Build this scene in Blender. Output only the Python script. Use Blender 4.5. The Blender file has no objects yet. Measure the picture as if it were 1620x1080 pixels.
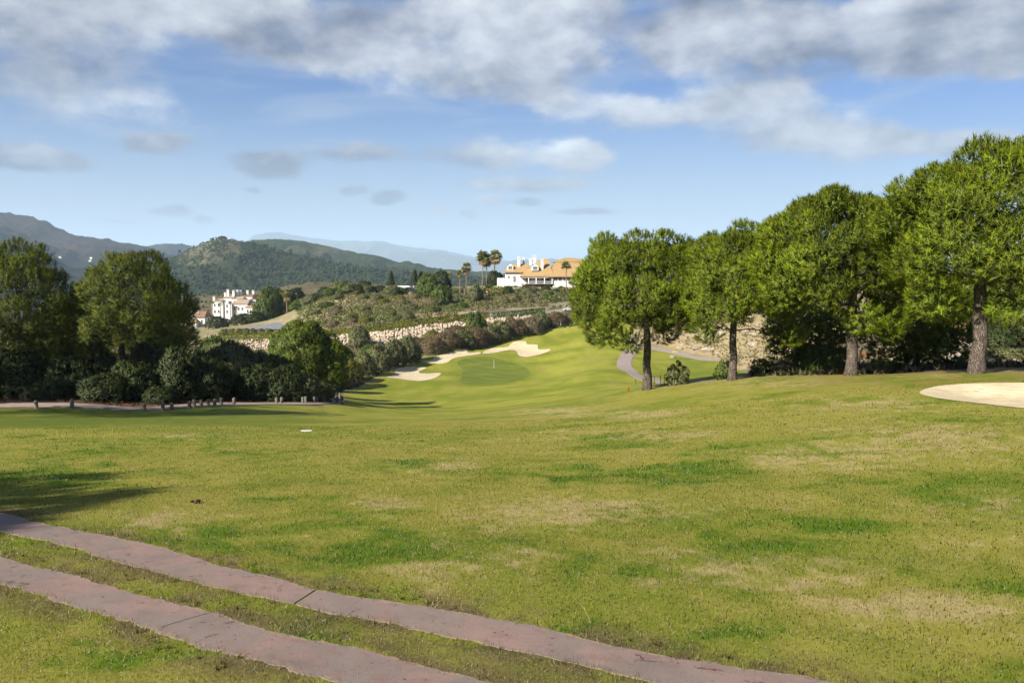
import bpy, bmesh, math, random
import numpy as np
from mathutils import Vector, Matrix
from mathutils.geometry import delaunay_2d_cdt

random.seed(7)
RNG = np.random.default_rng(11)
scene = bpy.context.scene
R = math.radians

# ------------------------------------------------------------------ camera
EYE = 1.7
FPX = 1260.0                 # focal length in pixels of the 1620 wide photograph
PITCH = R(5.0)
cam_d = bpy.data.cameras.new('camera')
cam_d.sensor_width = 36.0
cam_d.lens = 36.0 * FPX / 1620.0
cam_d.clip_start = 0.1
cam_d.clip_end = 60000.0
cam = bpy.data.objects.new('camera', cam_d)
cam.location = (0, 0, EYE)
cam.rotation_euler = (R(90) - PITCH, 0, 0)
scene.collection.objects.link(cam)
scene.camera = cam

# ------------------------------------------------------------------ sun and exposure
SUN_EL = R(33.0)
SUN_AZ = R(226.0)            # compass style: 0 = +Y, 90 = +X ; the sun stands behind the camera on the left
TO_SUN = Vector((math.sin(SUN_AZ) * math.cos(SUN_EL), math.cos(SUN_AZ) * math.cos(SUN_EL), math.sin(SUN_EL)))
sun_d = bpy.data.lights.new('sun', 'SUN')
sun_d.energy = 5.0
sun_d.angle = R(0.53)
sun_d.color = (1.0, 0.905, 0.76)
sun = bpy.data.objects.new('sun', sun_d)
sun.rotation_euler = (-TO_SUN).to_track_quat('-Z', 'Y').to_euler()
sun.location = (-40, -40, 60)
scene.collection.objects.link(sun)
scene.view_settings.view_transform = 'Standard'
scene.view_settings.look = 'None'
scene.view_settings.gamma = 1.0
scene.view_settings.use_curve_mapping = False
scene.view_settings.exposure = 1.42
ALB = 0.53                   # measured surfaces are a little darker than first guesses
SKY_STRENGTH = 0.05
cy = scene.cycles
cy.max_bounces = 6
cy.diffuse_bounces = 3
cy.glossy_bounces = 2
cy.transmission_bounces = 4
cy.transparent_max_bounces = 8
cy.volume_bounces = 1
cy.use_adaptive_sampling = True
cy.adaptive_threshold = 0.02
cy.use_denoising = True


def pix_dir(px, py):
    a = (px - 810.0) / FPX
    b = (540.0 - py) / FPX
    c, s = math.cos(PITCH), math.sin(PITCH)
    return Vector((a, c + b * s, -s + b * c))


def at(px, py, Y):
    d = pix_dir(px, py)
    return Vector((d.x / d.y * Y, Y, EYE + d.z / d.y * Y))


def project(x, y, z):
    c, s = math.cos(PITCH), math.sin(PITCH)
    zz = z - EYE
    f = y * c - zz * s
    f = np.where(f > 0.05, f, 0.05)
    u = y * s + zz * c
    return 810 + x / f * FPX, 540 - u / f * FPX


# ------------------------------------------------------------------ world: Nishita sky with a cloud deck
world = bpy.data.worlds.new('World')
scene.world = world
world.use_nodes = True


class NT:
    """small helper to write node trees"""
    def __init__(self, tree):
        self.t = tree

    def n(self, kind, **kw):
        nd = self.t.nodes.new(kind)
        for k, v in kw.items():
            setattr(nd, k, v)
        return nd

    def link(self, a, b):
        self.t.links.new(a, b)

    def put(self, sock, v):
        if hasattr(v, 'is_output') or isinstance(v, bpy.types.NodeSocket):
            self.t.links.new(v, sock)
        else:
            sock.default_value = v

    def math(self, op, a, b=None, c=None, clamp=False):
        nd = self.n('ShaderNodeMath', operation=op, use_clamp=clamp)
        self.put(nd.inputs[0], a)
        if b is not None:
            self.put(nd.inputs[1], b)
        if c is not None:
            self.put(nd.inputs[2], c)
        return nd.outputs[0]

    def vmath(self, op, a, b=None, out=0):
        nd = self.n('ShaderNodeVectorMath', operation=op)
        self.put(nd.inputs[0], a)
        if b is not None:
            self.put(nd.inputs[3] if op == 'SCALE' else nd.inputs[1], b)
        return nd.outputs['Value'] if op in ('LENGTH', 'DOT_PRODUCT') else nd.outputs[0]

    def noise(self, vec, scale, detail=4, rough=0.55, dim='3D', color=False, distortion=0.0):
        nd = self.n('ShaderNodeTexNoise', noise_dimensions=dim)
        if vec is not None:
            self.put(nd.inputs['Vector'], vec)
        nd.inputs['Scale'].default_value = scale
        nd.inputs['Detail'].default_value = detail
        nd.inputs['Roughness'].default_value = rough
        nd.inputs['Distortion'].default_value = distortion
        return nd.outputs['Color'] if color else nd.outputs['Fac']

    def ramp(self, fac, lo, hi, a=0.0, b=1.0, smooth=True):
        nd = self.n('ShaderNodeMapRange', interpolation_type='SMOOTHSTEP' if smooth else 'LINEAR')
        self.put(nd.inputs['Value'], fac)
        nd.inputs['From Min'].default_value = lo
        nd.inputs['From Max'].default_value = hi
        nd.inputs['To Min'].default_value = a
        nd.inputs['To Max'].default_value = b
        return nd.outputs['Result']

    def mix(self, fac, a, b, blend='MIX'):
        nd = self.n('ShaderNodeMix', data_type='RGBA', blend_type=blend)
        self.put(nd.inputs[0], fac)
        for s, v in ((nd.inputs[6], a), (nd.inputs[7], b)):
            if isinstance(v, (tuple, list)):
                v = tuple(v) + (1.0,) * (4 - len(v))
            self.put(s, v)
        return nd.outputs[2]


def blob_group():
    g = bpy.data.node_groups.new('cloud_blob', 'ShaderNodeTree')
    for nm, ty in (('p', 'NodeSocketVector'), ('c', 'NodeSocketVector'), ('s', 'NodeSocketVector'),
                   ('amp', 'NodeSocketFloat'), ('lum', 'NodeSocketFloat'), ('din', 'NodeSocketFloat'), ('lin', 'NodeSocketFloat')):
        g.interface.new_socket(nm, in_out='INPUT', socket_type=ty)
    g.interface.new_socket('d', in_out='OUTPUT', socket_type='NodeSocketFloat')
    g.interface.new_socket('l', in_out='OUTPUT', socket_type='NodeSocketFloat')
    t = NT(g)
    gi = t.n('NodeGroupInput')
    go = t.n('NodeGroupOutput')
    q = t.vmath('MULTIPLY', t.vmath('SUBTRACT', gi.outputs['p'], gi.outputs['c']), gi.outputs['s'])
    r = t.vmath('LENGTH', q)
    d = t.math('MULTIPLY', t.ramp(r, 0.0, 1.35, 1.0, 0.0), gi.outputs['amp'])
    sx = t.n('ShaderNodeSeparateXYZ')
    t.link(q, sx.inputs[0])
    # upper edges of a cloud catch the light, its base is greyer
    shade = t.math('ADD', gi.outputs['lum'], t.math('MULTIPLY', sx.outputs[1], 0.10))
    t.link(t.math('ADD', gi.outputs['din'], d), go.inputs['d'])
    t.link(t.math('ADD', gi.outputs['lin'], t.math('MULTIPLY', d, shade)), go.inputs['l'])
    return g


def build_world():
    t = NT(world.node_tree)
    world.node_tree.nodes.clear()
    out = t.n('ShaderNodeOutputWorld')
    bg = t.n('ShaderNodeBackground')
    sky = t.n('ShaderNodeTexSky', sky_type='NISHITA')
    sky.sun_disc = False
    sky.sun_elevation = SUN_EL
    sky.sun_rotation = SUN_AZ
    sky.air_density = 1.0
    sky.dust_density = 0.6
    sky.ozone_density = 2.0
    tc = t.n('ShaderNodeTexCoord')
    d = tc.outputs['Generated']
    sp = t.n('ShaderNodeSeparateXYZ')
    t.link(d, sp.inputs[0])
    az = t.math('ARCTAN2', sp.outputs[0], sp.outputs[1])
    el = t.math('ARCSINE', sp.outputs[2])
    cb = t.n('ShaderNodeCombineXYZ')
    t.link(az, cb.inputs[0])
    t.link(el, cb.inputs[1])
    p0 = cb.outputs[0]
    # ragged edges: warp with two noises, finer near the horizon through the deck's own perspective
    zz = t.math('ADD', t.math('MAXIMUM', sp.outputs[2], 0.0), 0.16)
    pl = t.n('ShaderNodeCombineXYZ')
    t.link(t.math('DIVIDE', sp.outputs[0], zz), pl.inputs[0])
    t.link(t.math('DIVIDE', sp.outputs[1], zz), pl.inputs[1])
    st = t.vmath('MULTIPLY', p0, (2.5, 4.1, 1.0))
    w1 = t.vmath('SUBTRACT', t.noise(st, 3.0, 6, 0.62, color=True), (0.5, 0.5, 0.5))
    warp = t.vmath('SCALE', t.vmath('MULTIPLY', w1, (0.17, 0.085, 0.0)), t.ramp(el, 0.06, 0.30, 0.28, 1.0))
    p = t.vmath('ADD', p0, warp)
    grp = blob_group()
    blobs = [  # px, py, half width, half height, amount, luminance
        (70, 115, 195, 72, 1.0, .56), (60, 15, 210, 42, .95, .44), (300, 12, 190, 40, .95, .47), (470, 50, 150, 58, 1.0, .60),
        (640, 55, 170, 85, 1.0, .60), (770, 60, 150, 95, 1.0, .64), (890, 55, 95, 75, 1.1, .76), (820, 150, 120, 42, .8, .56),
        (1130, 30, 190, 75, 1.1, .54), (1340, 55, 260, 66, 1.15, .47), (1550, 20, 170, 60, 1.1, .43), (1500, 105, 150, 34, .95, .60),
        (1010, 172, 135, 34, .9, .64), (1190, 160, 130, 42, .95, .66), (1260, 212, 150, 36, .85, .58), (1410, 232, 170, 30, .85, .56),
        (1560, 228, 120, 24, .75, .56), (40, 250, 92, 20, 1.35, .36), (425, 265, 66, 28, 1.15, .37), (770, 246, 105, 32, 1.15, .60),
        (912, 246, 62, 28, 1.3, .78), (825, 292, 120, 16, 1.2, .50), (272, 331, 32, 9, 1.2, .34), (612, 314, 34, 14, 1.15, .36),
        (250, 224, 70, 20, .95, .44), (570, 242, 110, 24, .8, .50), (772, 320, 36, 11, 1.1, .52), (695, 334, 15, 9, 1.1, .38),
        (740, 340, 18, 8, 1.1, .38), (556, 303, 26, 8, 1.1, .37), (838, 322, 32, 10, 1.1, .43), (925, 336, 66, 8, 1.0, .45),
        (196, 349, 24, 5, 1.1, .34), (316, 344, 20, 7, 1.1, .35), (395, 305, 18, 7, .9, .38)]
    dsock, lsock = None, None
    for (bx, by, hw, hh, amp, lum) in blobs:
        v = pix_dir(bx, by).normalized()
        a0, e0 = math.atan2(v.x, v.y), math.asin(v.z)
        nd = t.n('ShaderNodeGroup')
        nd.node_tree = grp
        t.link(p, nd.inputs['p'])
        nd.inputs['c'].default_value = (a0, e0, 0)
        nd.inputs['s'].default_value = (FPX / hw, FPX / hh, 0)
        nd.inputs['amp'].default_value = amp * (1.25 if hh < 30 else 1.0)
        nd.inputs['lum'].default_value = lum * (0.82 if lum < 0.48 and hh < 30 else 1.0)
        if dsock is not None:
            t.link(dsock, nd.inputs['din'])
            t.link(lsock, nd.inputs['lin'])
        dsock, lsock = nd.outputs['d'], nd.outputs['l']
    # the same broken deck goes on all round, overhead and behind
    deck = t.ramp(t.noise(pl.outputs[0], 1.15, 6, 0.58), 0.47, 0.66)
    side = t.math('MAXIMUM', t.ramp(t.math('ABSOLUTE', az), 0.62, 0.85), t.ramp(el, 0.36, 0.48))
    side = t.math('MULTIPLY', side, t.ramp(el, 0.02, 0.16))
    dk = t.math('MULTIPLY', deck, side)
    dsum = t.math('ADD', dsock, dk)
    lsum = t.math('ADD', lsock, t.math('MULTIPLY', dk, 0.56))
    fine = t.noise(st, 6.5, 9, 0.62)
    fine2 = t.noise(t.vmath('ADD', st, (3.1, 1.7, 0.4)), 2.6, 7, 0.58)
    # billows lit from the sun's side
    sunw = t.noise(t.vmath('ADD', st, (3.1 - 0.09, 1.7 + 0.14, 0.4)), 2.6, 7, 0.58)
    relief_ = t.math('SUBTRACT', fine2, sunw)
    dens = t.math('ADD', t.math('MINIMUM', dsum, 0.92), t.math('MULTIPLY', t.math('SUBTRACT', fine, 0.5), 1.15))
    dens = t.math('ADD', dens, t.math('MULTIPLY', t.math('SUBTRACT', fine2, 0.5), 1.15))
    alpha = t.ramp(dens, 0.18, 0.98)
    alpha = t.math('MULTIPLY', alpha, 0.93)
    lum = t.math('DIVIDE', lsum, t.math('MAXIMUM', dsum, 0.02))
    lum = t.math('ADD', lum, t.math('MULTIPLY', t.math('SUBTRACT', fine2, 0.5), 0.75))
    lum = t.math('ADD', lum, t.math('MULTIPLY', relief_, 1.5))
    lum = t.math('MULTIPLY', t.math('ADD', lum, t.math('MULTIPLY', t.math('SUBTRACT', fine, 0.5), 0.34)), 0.385)
    lum = t.math('MAXIMUM', lum, 0.07)
    # thin high veil
    veil_v = t.vmath('MULTIPLY', p0, (1.2, 7.0, 1.0))
    veil = t.ramp(t.noise(veil_v, 3.0, 7, 0.62, distortion=0.8), 0.38, 0.74, 0.0, 0.52)
    lowv = t.ramp(el, 0.0, 0.24, 0.92, 0.0)
    veil = t.math('MAXIMUM', veil, lowv)
    skyc = t.vmath('SCALE', sky.outputs[0], SKY_STRENGTH)
    skyc = t.vmath('MULTIPLY', skyc, (0.29, 0.535, 0.95))
    base = t.mix(veil, skyc, (0.222, 0.252, 0.298))
    cc = t.n('ShaderNodeCombineXYZ')
    t.link(t.math('MULTIPLY', lum, 0.95), cc.inputs[0])
    t.link(t.math('MULTIPLY', lum, 0.985), cc.inputs[1])
    t.link(t.math('ADD', t.math('MULTIPLY', lum, 0.98), 0.030), cc.inputs[2])
    col = t.mix(alpha, base, cc.outputs[0])
    t.link(col, bg.inputs['Color'])
    bg.inputs['Strength'].default_value = 0.80
    t.link(bg.outputs[0], out.inputs['Surface'])
    world.cycles.sampling_method = 'MANUAL'
    world.cycles.sample_map_resolution = 512


build_world()

# ------------------------------------------------------------------ numpy noise
def _hash(ix, iy, seed):
    h = (ix.astype(np.int64) * 374761393 + iy.astype(np.int64) * 668265263 + seed * 1442695041) & 0xFFFFFFFF
    h = ((h ^ (h >> 13)) * 1274126177) & 0xFFFFFFFF
    h = h ^ (h >> 16)
    return (h & 0xFFFFFF) / float(0xFFFFFF)


def vnoise(x, y, seed=0):
    x = np.asarray(x, float)
    y = np.asarray(y, float)
    ix, iy = np.floor(x), np.floor(y)
    fx, fy = x - ix, y - iy
    fx = fx * fx * fx * (fx * (fx * 6 - 15) + 10)
    fy = fy * fy * fy * (fy * (fy * 6 - 15) + 10)
    a, b = _hash(ix, iy, seed), _hash(ix + 1, iy, seed)
    c, d = _hash(ix, iy + 1, seed), _hash(ix + 1, iy + 1, seed)
    return (a * (1 - fx) + b * fx) * (1 - fy) + (c * (1 - fx) + d * fx) * fy


def fbm(x, y, oct=5, seed=0, gain=0.5, lac=2.03):
    s, a, tot = 0.0, 1.0, 0.0
    ca, sa = math.cos(0.6), math.sin(0.6)
    for i in range(oct):
        s = s + a * vnoise(x, y, seed + i * 17)
        tot += a
        a *= gain
        x, y = (x * ca - y * sa) * lac + 3.7, (x * sa + y * ca) * lac + 1.3
    return s / tot


def sstep(a, b, x):
    t = np.clip((np.asarray(x, float) - a) / (b - a), 0, 1)
    return t * t * (3 - 2 * t)


def poly_sdf(px, py, poly):
    """signed distance to a polygon, negative inside"""
    px = np.asarray(px, float)
    py = np.asarray(py, float)
    d = np.full(px.shape, 1e18)
    ins = np.zeros(px.shape, bool)
    n = len(poly)
    for i in range(n):
        x0, y0 = poly[i]
        x1, y1 = poly[(i + 1) % n]
        ex, ey = x1 - x0, y1 - y0
        L = ex * ex + ey * ey + 1e-12
        tt = np.clip(((px - x0) * ex + (py - y0) * ey) / L, 0, 1)
        d = np.minimum(d, (px - x0 - ex * tt) ** 2 + (py - y0 - ey * tt) ** 2)
        if y0 != y1:
            c = ((y0 > py) != (y1 > py)) & (px < (x1 - x0) * (py - y0) / (y1 - y0) + x0)
            ins ^= c
    d = np.sqrt(d)
    return np.where(ins, -d, d)


def smooth_closed(pts, n=8):
    out = []
    m = len(pts)
    for i in range(m):
        p0, p1, p2, p3 = (Vector(pts[(i + k) % m]) for k in (-1, 0, 1, 2))
        for k in range(n):
            t = k / n
            out.append(0.5 * ((2 * p1) + (p2 - p0) * t + (2 * p0 - 5 * p1 + 4 * p2 - p3) * t * t + (3 * p1 - p0 - 3 * p2 + p3) * t ** 3))
    return [(v[0], v[1]) for v in out]


def smooth_open(pts, n=8):
    out = []
    m = len(pts)
    for i in range(m - 1):
        p0, p1, p2, p3 = (Vector(pts[min(max(i + k, 0), m - 1)]) for k in (-1, 0, 1, 2))
        for k in range(n):
            t = k / n
            out.append(0.5 * ((2 * p1) + (p2 - p0) * t + (2 * p0 - 5 * p1 + 4 * p2 - p3) * t * t + (3 * p1 - p0 - 3 * p2 + p3) * t ** 3))
    out.append(Vector(pts[-1]))
    return [tuple(v) for v in out]


# ------------------------------------------------------------------ object helpers
COL = scene.collection


def tag(o, label=None, cat=None, group=None, kind=None):
    if label:
        o['label'] = label
    if cat:
        o['category'] = cat
    if group:
        o['group'] = group
    if kind:
        o['kind'] = kind
    return o


def empty(name, loc=(0, 0, 0), rz=0.0):
    o = bpy.data.objects.new(name, None)
    o.location = loc
    o.rotation_euler = (0, 0, rz)
    o.empty_display_size = 0.3
    COL.objects.link(o)
    return o


def np_mesh(name, co, tris, smooth=False, col=None, normals=None, colname='tint'):
    co = np.ascontiguousarray(co, dtype=np.float32)
    tris = np.ascontiguousarray(tris, dtype=np.int32)
    k = tris.shape[1]
    me = bpy.data.meshes.new(name)
    me.vertices.add(len(co))
    me.vertices.foreach_set('co', co.ravel())
    me.loops.add(tris.size)
    me.loops.foreach_set('vertex_index', tris.ravel())
    me.polygons.add(len(tris))
    me.polygons.foreach_set('loop_start', np.arange(0, tris.size, k, dtype=np.int32))
    me.update(calc_edges=True)
    me.polygons.foreach_set('use_smooth', np.full(len(tris), bool(smooth)))
    if col is not None:
        c = np.ones((len(co), 4), np.float32)
        c[:, :col.shape[1]] = col
        at_ = me.color_attributes.new(colname, 'FLOAT_COLOR', 'POINT')
        at_.data.foreach_set('color', c.ravel())
    if normals is not None:
        me.polygons.foreach_set('use_smooth', np.ones(len(tris), bool))
        me.normals_split_custom_set_from_vertices(np.ascontiguousarray(normals, dtype=np.float32).tolist())
    return me


def link_mesh(name, me, mat=None, parent=None, loc=None, rz=0.0, scale=None):
    o = bpy.data.objects.new(name, me)
    if mat is not None and len(me.materials) == 0:
        me.materials.append(mat)
    COL.objects.link(o)
    if parent is not None:
        o.parent = parent
    if loc is not None:
        o.location = loc
    o.rotation_euler = (0, 0, rz)
    if scale is not None:
        o.scale = scale if hasattr(scale, '__len__') else (scale,) * 3
    return o


class MB:
    """collects boxes, tubes and faces and links them as one mesh"""
    def __init__(self):
        self.v, self.f = [], []

    def add(self, vs, fs):
        b = len(self.v)
        self.v += [tuple(v) for v in vs]
        self.f += [tuple(i + b for i in f) for f in fs]
        return self

    def box(self, x0, x1, y0, y1, z0, z1):
        vs = [(x, y, z) for z in (z0, z1) for (x, y) in ((x0, y0), (x1, y0), (x1, y1), (x0, y1))]
        return self.add(vs, [(0, 3, 2, 1), (4, 5, 6, 7), (0, 1, 5, 4), (1, 2, 6, 5), (2, 3, 7, 6), (3, 0, 4, 7)])

    def tube(self, pts, rad, n=8, cap=True):
        pts = [Vector(p) for p in pts]
        m = len(pts)
        vs = []
        for i, p in enumerate(pts):
            d = (pts[min(i + 1, m - 1)] - pts[max(i - 1, 0)]).normalized()
            a = d.cross(Vector((0, 1, 0.01)) if abs(d.y) < 0.9 else Vector((1, 0, 0))).normalized()
            b = d.cross(a)
            r = rad[i] if hasattr(rad, '__len__') else rad
            for k in range(n):
                an = 2 * math.pi * k / n
                vs.append(p + (a * math.cos(an) + b * math.sin(an)) * r)
        fs = []
        for i in range(m - 1):
            for k in range(n):
                k2 = (k + 1) % n
                fs.append((i * n + k, i * n + k2, (i + 1) * n + k2, (i + 1) * n + k))
        if cap:
            fs.append(tuple(range(n - 1, -1, -1)))
            fs.append(tuple((m - 1) * n + k for k in range(n)))
        return self.add(vs, fs)

    def lathe(self, prof, c=(0, 0, 0), n=12):
        vs, fs = [], []
        for (r, z) in prof:
            for k in range(n):
                a = 2 * math.pi * k / n
                vs.append((c[0] + r * math.cos(a), c[1] + r * math.sin(a), c[2] + z))
        for i in range(len(prof) - 1):
            for k in range(n):
                k2 = (k + 1) % n
                fs.append((i * n + k, i * n + k2, (i + 1) * n + k2, (i + 1) * n + k))
        fs.append(tuple((len(prof) - 1) * n + k for k in range(n)))
        fs.append(tuple(range(n - 1, -1, -1)))
        return self.add(vs, fs)

    def build(self, name, mat, parent=None, smooth=False, loc=None, rz=0.0, bevel=0.0):
        me = bpy.data.meshes.new(name)
        me.from_pydata(self.v, [], self.f)
        bm = bmesh.new()
        bm.from_mesh(me)
        bmesh.ops.recalc_face_normals(bm, faces=bm.faces)
        if bevel:
            bmesh.ops.bevel(bm, geom=bm.edges[:], offset=bevel, segments=1, affect='EDGES', profile=0.5)
        bm.to_mesh(me)
        bm.free()
        if smooth:
            me.polygons.foreach_set('use_smooth', np.ones(len(me.polygons), bool))
        return link_mesh(name, me, mat, parent, loc, rz)


ORD = ['first', 'second', 'third', 'fourth', 'fifth', 'sixth', 'seventh', 'eighth', 'ninth', 'tenth', 'eleventh', 'twelfth',
       'thirteenth', 'fourteenth', 'fifteenth', 'sixteenth', 'seventeenth', 'eighteenth', 'nineteenth', 'twentieth',
       'twenty-first', 'twenty-second', 'twenty-third', 'twenty-fourth', 'twenty-fifth', 'twenty-sixth', 'twenty-seventh',
       'twenty-eighth', 'twenty-ninth', 'thirtieth']


# ------------------------------------------------------------------ materials
def new_mat(name):
    m = bpy.data.materials.new(name)
    m.use_nodes = True
    t = NT(m.node_tree)
    b = m.node_tree.nodes['Principled BSDF']
    return m, t, b


def simple(name, col, rough=0.8, var=0.12, scale=3.0, bump=0.0, bscale=30.0, spec=0.2, metal=0.0, k=ALB):
    m, t, b = new_mat(name)
    col = tuple(x * k for x in col)
    geo = t.n('ShaderNodeNewGeometry')
    n1 = t.noise(geo.outputs['Position'], scale, 5, 0.6)
    lo = tuple(c * (1 - var) for c in col)
    hi = tuple(min(1, c * (1 + var)) for c in col)
    t.link(t.mix(t.ramp(n1, 0.3, 0.7), lo, hi), b.inputs['Base Color'])
    b.inputs['Roughness'].default_value = rough
    b.inputs['Specular IOR Level'].default_value = spec
    b.inputs['Metallic'].default_value = metal
    if bump:
        bp = t.n('ShaderNodeBump')
        bp.inputs['Strength'].default_value = bump
        bp.inputs['Distance'].default_value = 0.02
        t.link(t.noise(geo.outputs['Position'], bscale, 5, 0.6), bp.inputs['Height'])
        t.link(bp.outputs[0], b.inputs['Normal'])
    return m


def foliage(name, col, trans=0.25, rough=0.6, spec=0.25):
    """leaf material: tint comes from the mesh, a share of the light passes through"""
    m, t, b = new_mat(name)
    out = m.node_tree.nodes['Material Output']
    vc = t.n('ShaderNodeVertexColor', layer_name='tint')
    base = t.mix(1.0, tuple(x * ALB for x in col), vc.outputs[0], 'MULTIPLY')
    t.link(base, b.inputs['Base Color'])
    b.inputs['Roughness'].default_value = rough
    b.inputs['Specular IOR Level'].default_value = spec
    tr = t.n('ShaderNodeBsdfTranslucent')
    t.link(t.mix(1.0, base, (1.15, 1.25, 0.55), 'MULTIPLY'), tr.inputs['Color'])
    ms = t.n('ShaderNodeMixShader')
    ms.inputs[0].default_value = trans * 0.6
    t.link(b.outputs[0], ms.inputs[1])
    t.link(tr.outputs[0], ms.inputs[2])
    t.link(ms.outputs[0], out.inputs['Surface'])
    return m


def bark_mat(name, c0, c1, scale=20.0):
    m, t, b = new_mat(name)
    tc = t.n('ShaderNodeTexCoord')
    v = t.vmath('MULTIPLY', tc.outputs['Object'], (1, 1, 0.35))
    vo = t.n('ShaderNodeTexVoronoi', feature='DISTANCE_TO_EDGE')
    t.link(t.vmath('ADD', v, t.vmath('SCALE', t.noise(v, 5.0, 3, color=True), 0.12)), vo.inputs['Vector'])
    vo.inputs['Scale'].default_value = scale
    e = t.ramp(vo.outputs['Distance'], 0.0, 0.12)
    n = t.noise(v, 6.0, 6, 0.65)
    c = t.mix(t.ramp(n, 0.3, 0.7), c0, c1)
    c = t.mix(e, tuple(x * 0.45 for x in c0), c)
    t.link(c, b.inputs['Base Color'])
    b.inputs['Roughness'].default_value = 0.9
    b.inputs['Specular IOR Level'].default_value = 0.1
    bp = t.n('ShaderNodeBump')
    bp.inputs['Strength'].default_value = 0.8
    bp.inputs['Distance'].default_value = 0.03
    t.link(t.math('ADD', e, t.math('MULTIPLY', n, 0.5)), bp.inputs['Height'])
    t.link(bp.outputs[0], b.inputs['Normal'])
    return m


M = {}
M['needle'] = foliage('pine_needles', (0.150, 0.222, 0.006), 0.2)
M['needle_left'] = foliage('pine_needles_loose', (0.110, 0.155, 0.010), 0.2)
M['leaf_olive'] = foliage('olive_leaves', (0.175, 0.205, 0.092), 0.2)
M['leaf_green'] = foliage('green_leaves', (0.105, 0.170, 0.026), 0.25)
M['leaf_yellow'] = foliage('yellow_green_leaves', (0.20, 0.215, 0.026), 0.3)
M['leaf_dark'] = foliage('dark_leaves', (0.050, 0.078, 0.020), 0.2)
M['leaf_brown'] = foliage('brown_twigs', (0.170, 0.135, 0.082), 0.15)
M['leaf_grey'] = foliage('grey_twigs', (0.23, 0.205, 0.135), 0.15)
M['palm'] = foliage('palm_fronds', (0.36, 0.38, 0.12), 0.4)
M['palm_dry'] = foliage('dry_fronds', (0.62, 0.44, 0.22), 0.3)
M['grass'] = foliage('grass_blades', (1.28, 1.28, 1.28), 0.4, 0.7, 0.15)
M['scrub'] = foliage('scrub', (1.0, 1.0, 1.0), 0.2)
M['bark'] = bark_mat('pine_bark', (0.070, 0.055, 0.044), (0.155, 0.130, 0.108))
M['bark_dark'] = bark_mat('dark_bark', (0.055, 0.043, 0.034), (0.10, 0.083, 0.068))
M['bark_palm'] = bark_mat('palm_bark', (0.15, 0.115, 0.08), (0.24, 0.20, 0.15), 3.0)
M['sand'] = None


def terrain_material():
    m, t, b = new_mat('terrain')
    vc = t.n('ShaderNodeVertexColor', layer_name='col')
    zn = t.n('ShaderNodeVertexColor', layer_name='zone')
    sp = t.n('ShaderNodeSeparateColor')
    t.link(zn.outputs[0], sp.inputs[0])
    geo = t.n('ShaderNodeNewGeometry')
    pos = geo.outputs['Position']
    n1 = t.noise(pos, 22.0, 6, 0.7)
    n2 = t.noise(pos, 3.2, 5, 0.65)
    n3 = t.noise(pos, 90.0, 3, 0.7)
    mul = t.math('ADD', t.math('MULTIPLY', t.ramp(n1, 0.25, 0.75, smooth=False), 0.45), t.math('MULTIPLY', t.ramp(n2, 0.25, 0.75, smooth=False), 0.28))
    mul = t.math('ADD', t.math('ADD', mul, t.math('MULTIPLY', n3, 0.25)), 0.52)
    c = t.mix(1.0, vc.outputs[0], t_rgb(t, t.math('MULTIPLY', mul, 0.66)), 'MULTIPLY')
    # bare soil and stones in the scrub
    soil = t.mix(t.ramp(t.noise(pos, 0.9, 6, 0.7), 0.4, 0.65), (0.19, 0.15, 0.095), (0.31, 0.255, 0.175))
    msk = t.math('MULTIPLY', sp.outputs[2], t.ramp(t.noise(pos, 0.35, 6, 0.7), 0.44, 0.60))
    c = t.mix(msk, c, soil)
    t.link(c, b.inputs['Base Color'])
    b.inputs['Roughness'].default_value = 0.95
    b.inputs['Specular IOR Level'].default_value = 0.08
    bp = t.n('ShaderNodeBump')
    bp.inputs['Strength'].default_value = 0.55
    bp.inputs['Distance'].default_value = 0.03
    t.link(t.math('ADD', n1, t.math('MULTIPLY', n3, 0.4)), bp.inputs['Height'])
    t.link(bp.outputs[0], b.inputs['Normal'])
    return m


def t_rgb(t, v):
    nd = t.n('ShaderNodeCombineColor')
    for i in range(3):
        t.link(v, nd.inputs[i])
    return nd.outputs[0]


def sand_material():
    m, t, b = new_mat('bunker_sand')
    geo = t.n('ShaderNodeNewGeometry')
    pos = geo.outputs['Position']
    n = t.noise(pos, 1.4, 5, 0.6)
    n2 = t.noise(pos, 40.0, 4, 0.7)
    c = t.mix(t.ramp(n, 0.3, 0.7), (0.42, 0.35, 0.23), (0.50, 0.435, 0.305))
    c = t.mix(t.ramp(n2, 0.55, 0.8), c, (0.32, 0.26, 0.165))
    t.link(c, b.inputs['Base Color'])
    b.inputs['Roughness'].default_value = 1.0
    b.inputs['Specular IOR Level'].default_value = 0.05
    bp = t.n('ShaderNodeBump')
    # rake furrows broken up by footprints
    w = t.n('ShaderNodeTexWave', wave_type='RINGS', rings_direction='Z')
    t.link(pos, w.inputs['Vector'])
    w.inputs['Scale'].default_value = 2.6
    w.inputs['Distortion'].default_value = 2.5
    vf = t.n('ShaderNodeTexVoronoi')
    t.link(pos, vf.inputs['Vector'])
    vf.inputs['Scale'].default_value = 2.2
    foot = t.ramp(vf.outputs['Distance'], 0.05, 0.24)
    bp.inputs['Strength'].default_value = 0.8
    bp.inputs['Distance'].default_value = 0.05
    hgt = t.math('ADD', t.math('MULTIPLY', n2, 0.6), t.math('MULTIPLY', w.outputs[1], 0.5))
    t.link(t.math('ADD', hgt, t.math('MULTIPLY', foot, 0.8)), bp.inputs['Height'])
    t.link(bp.outputs[0], b.inputs['Normal'])
    return m


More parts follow.
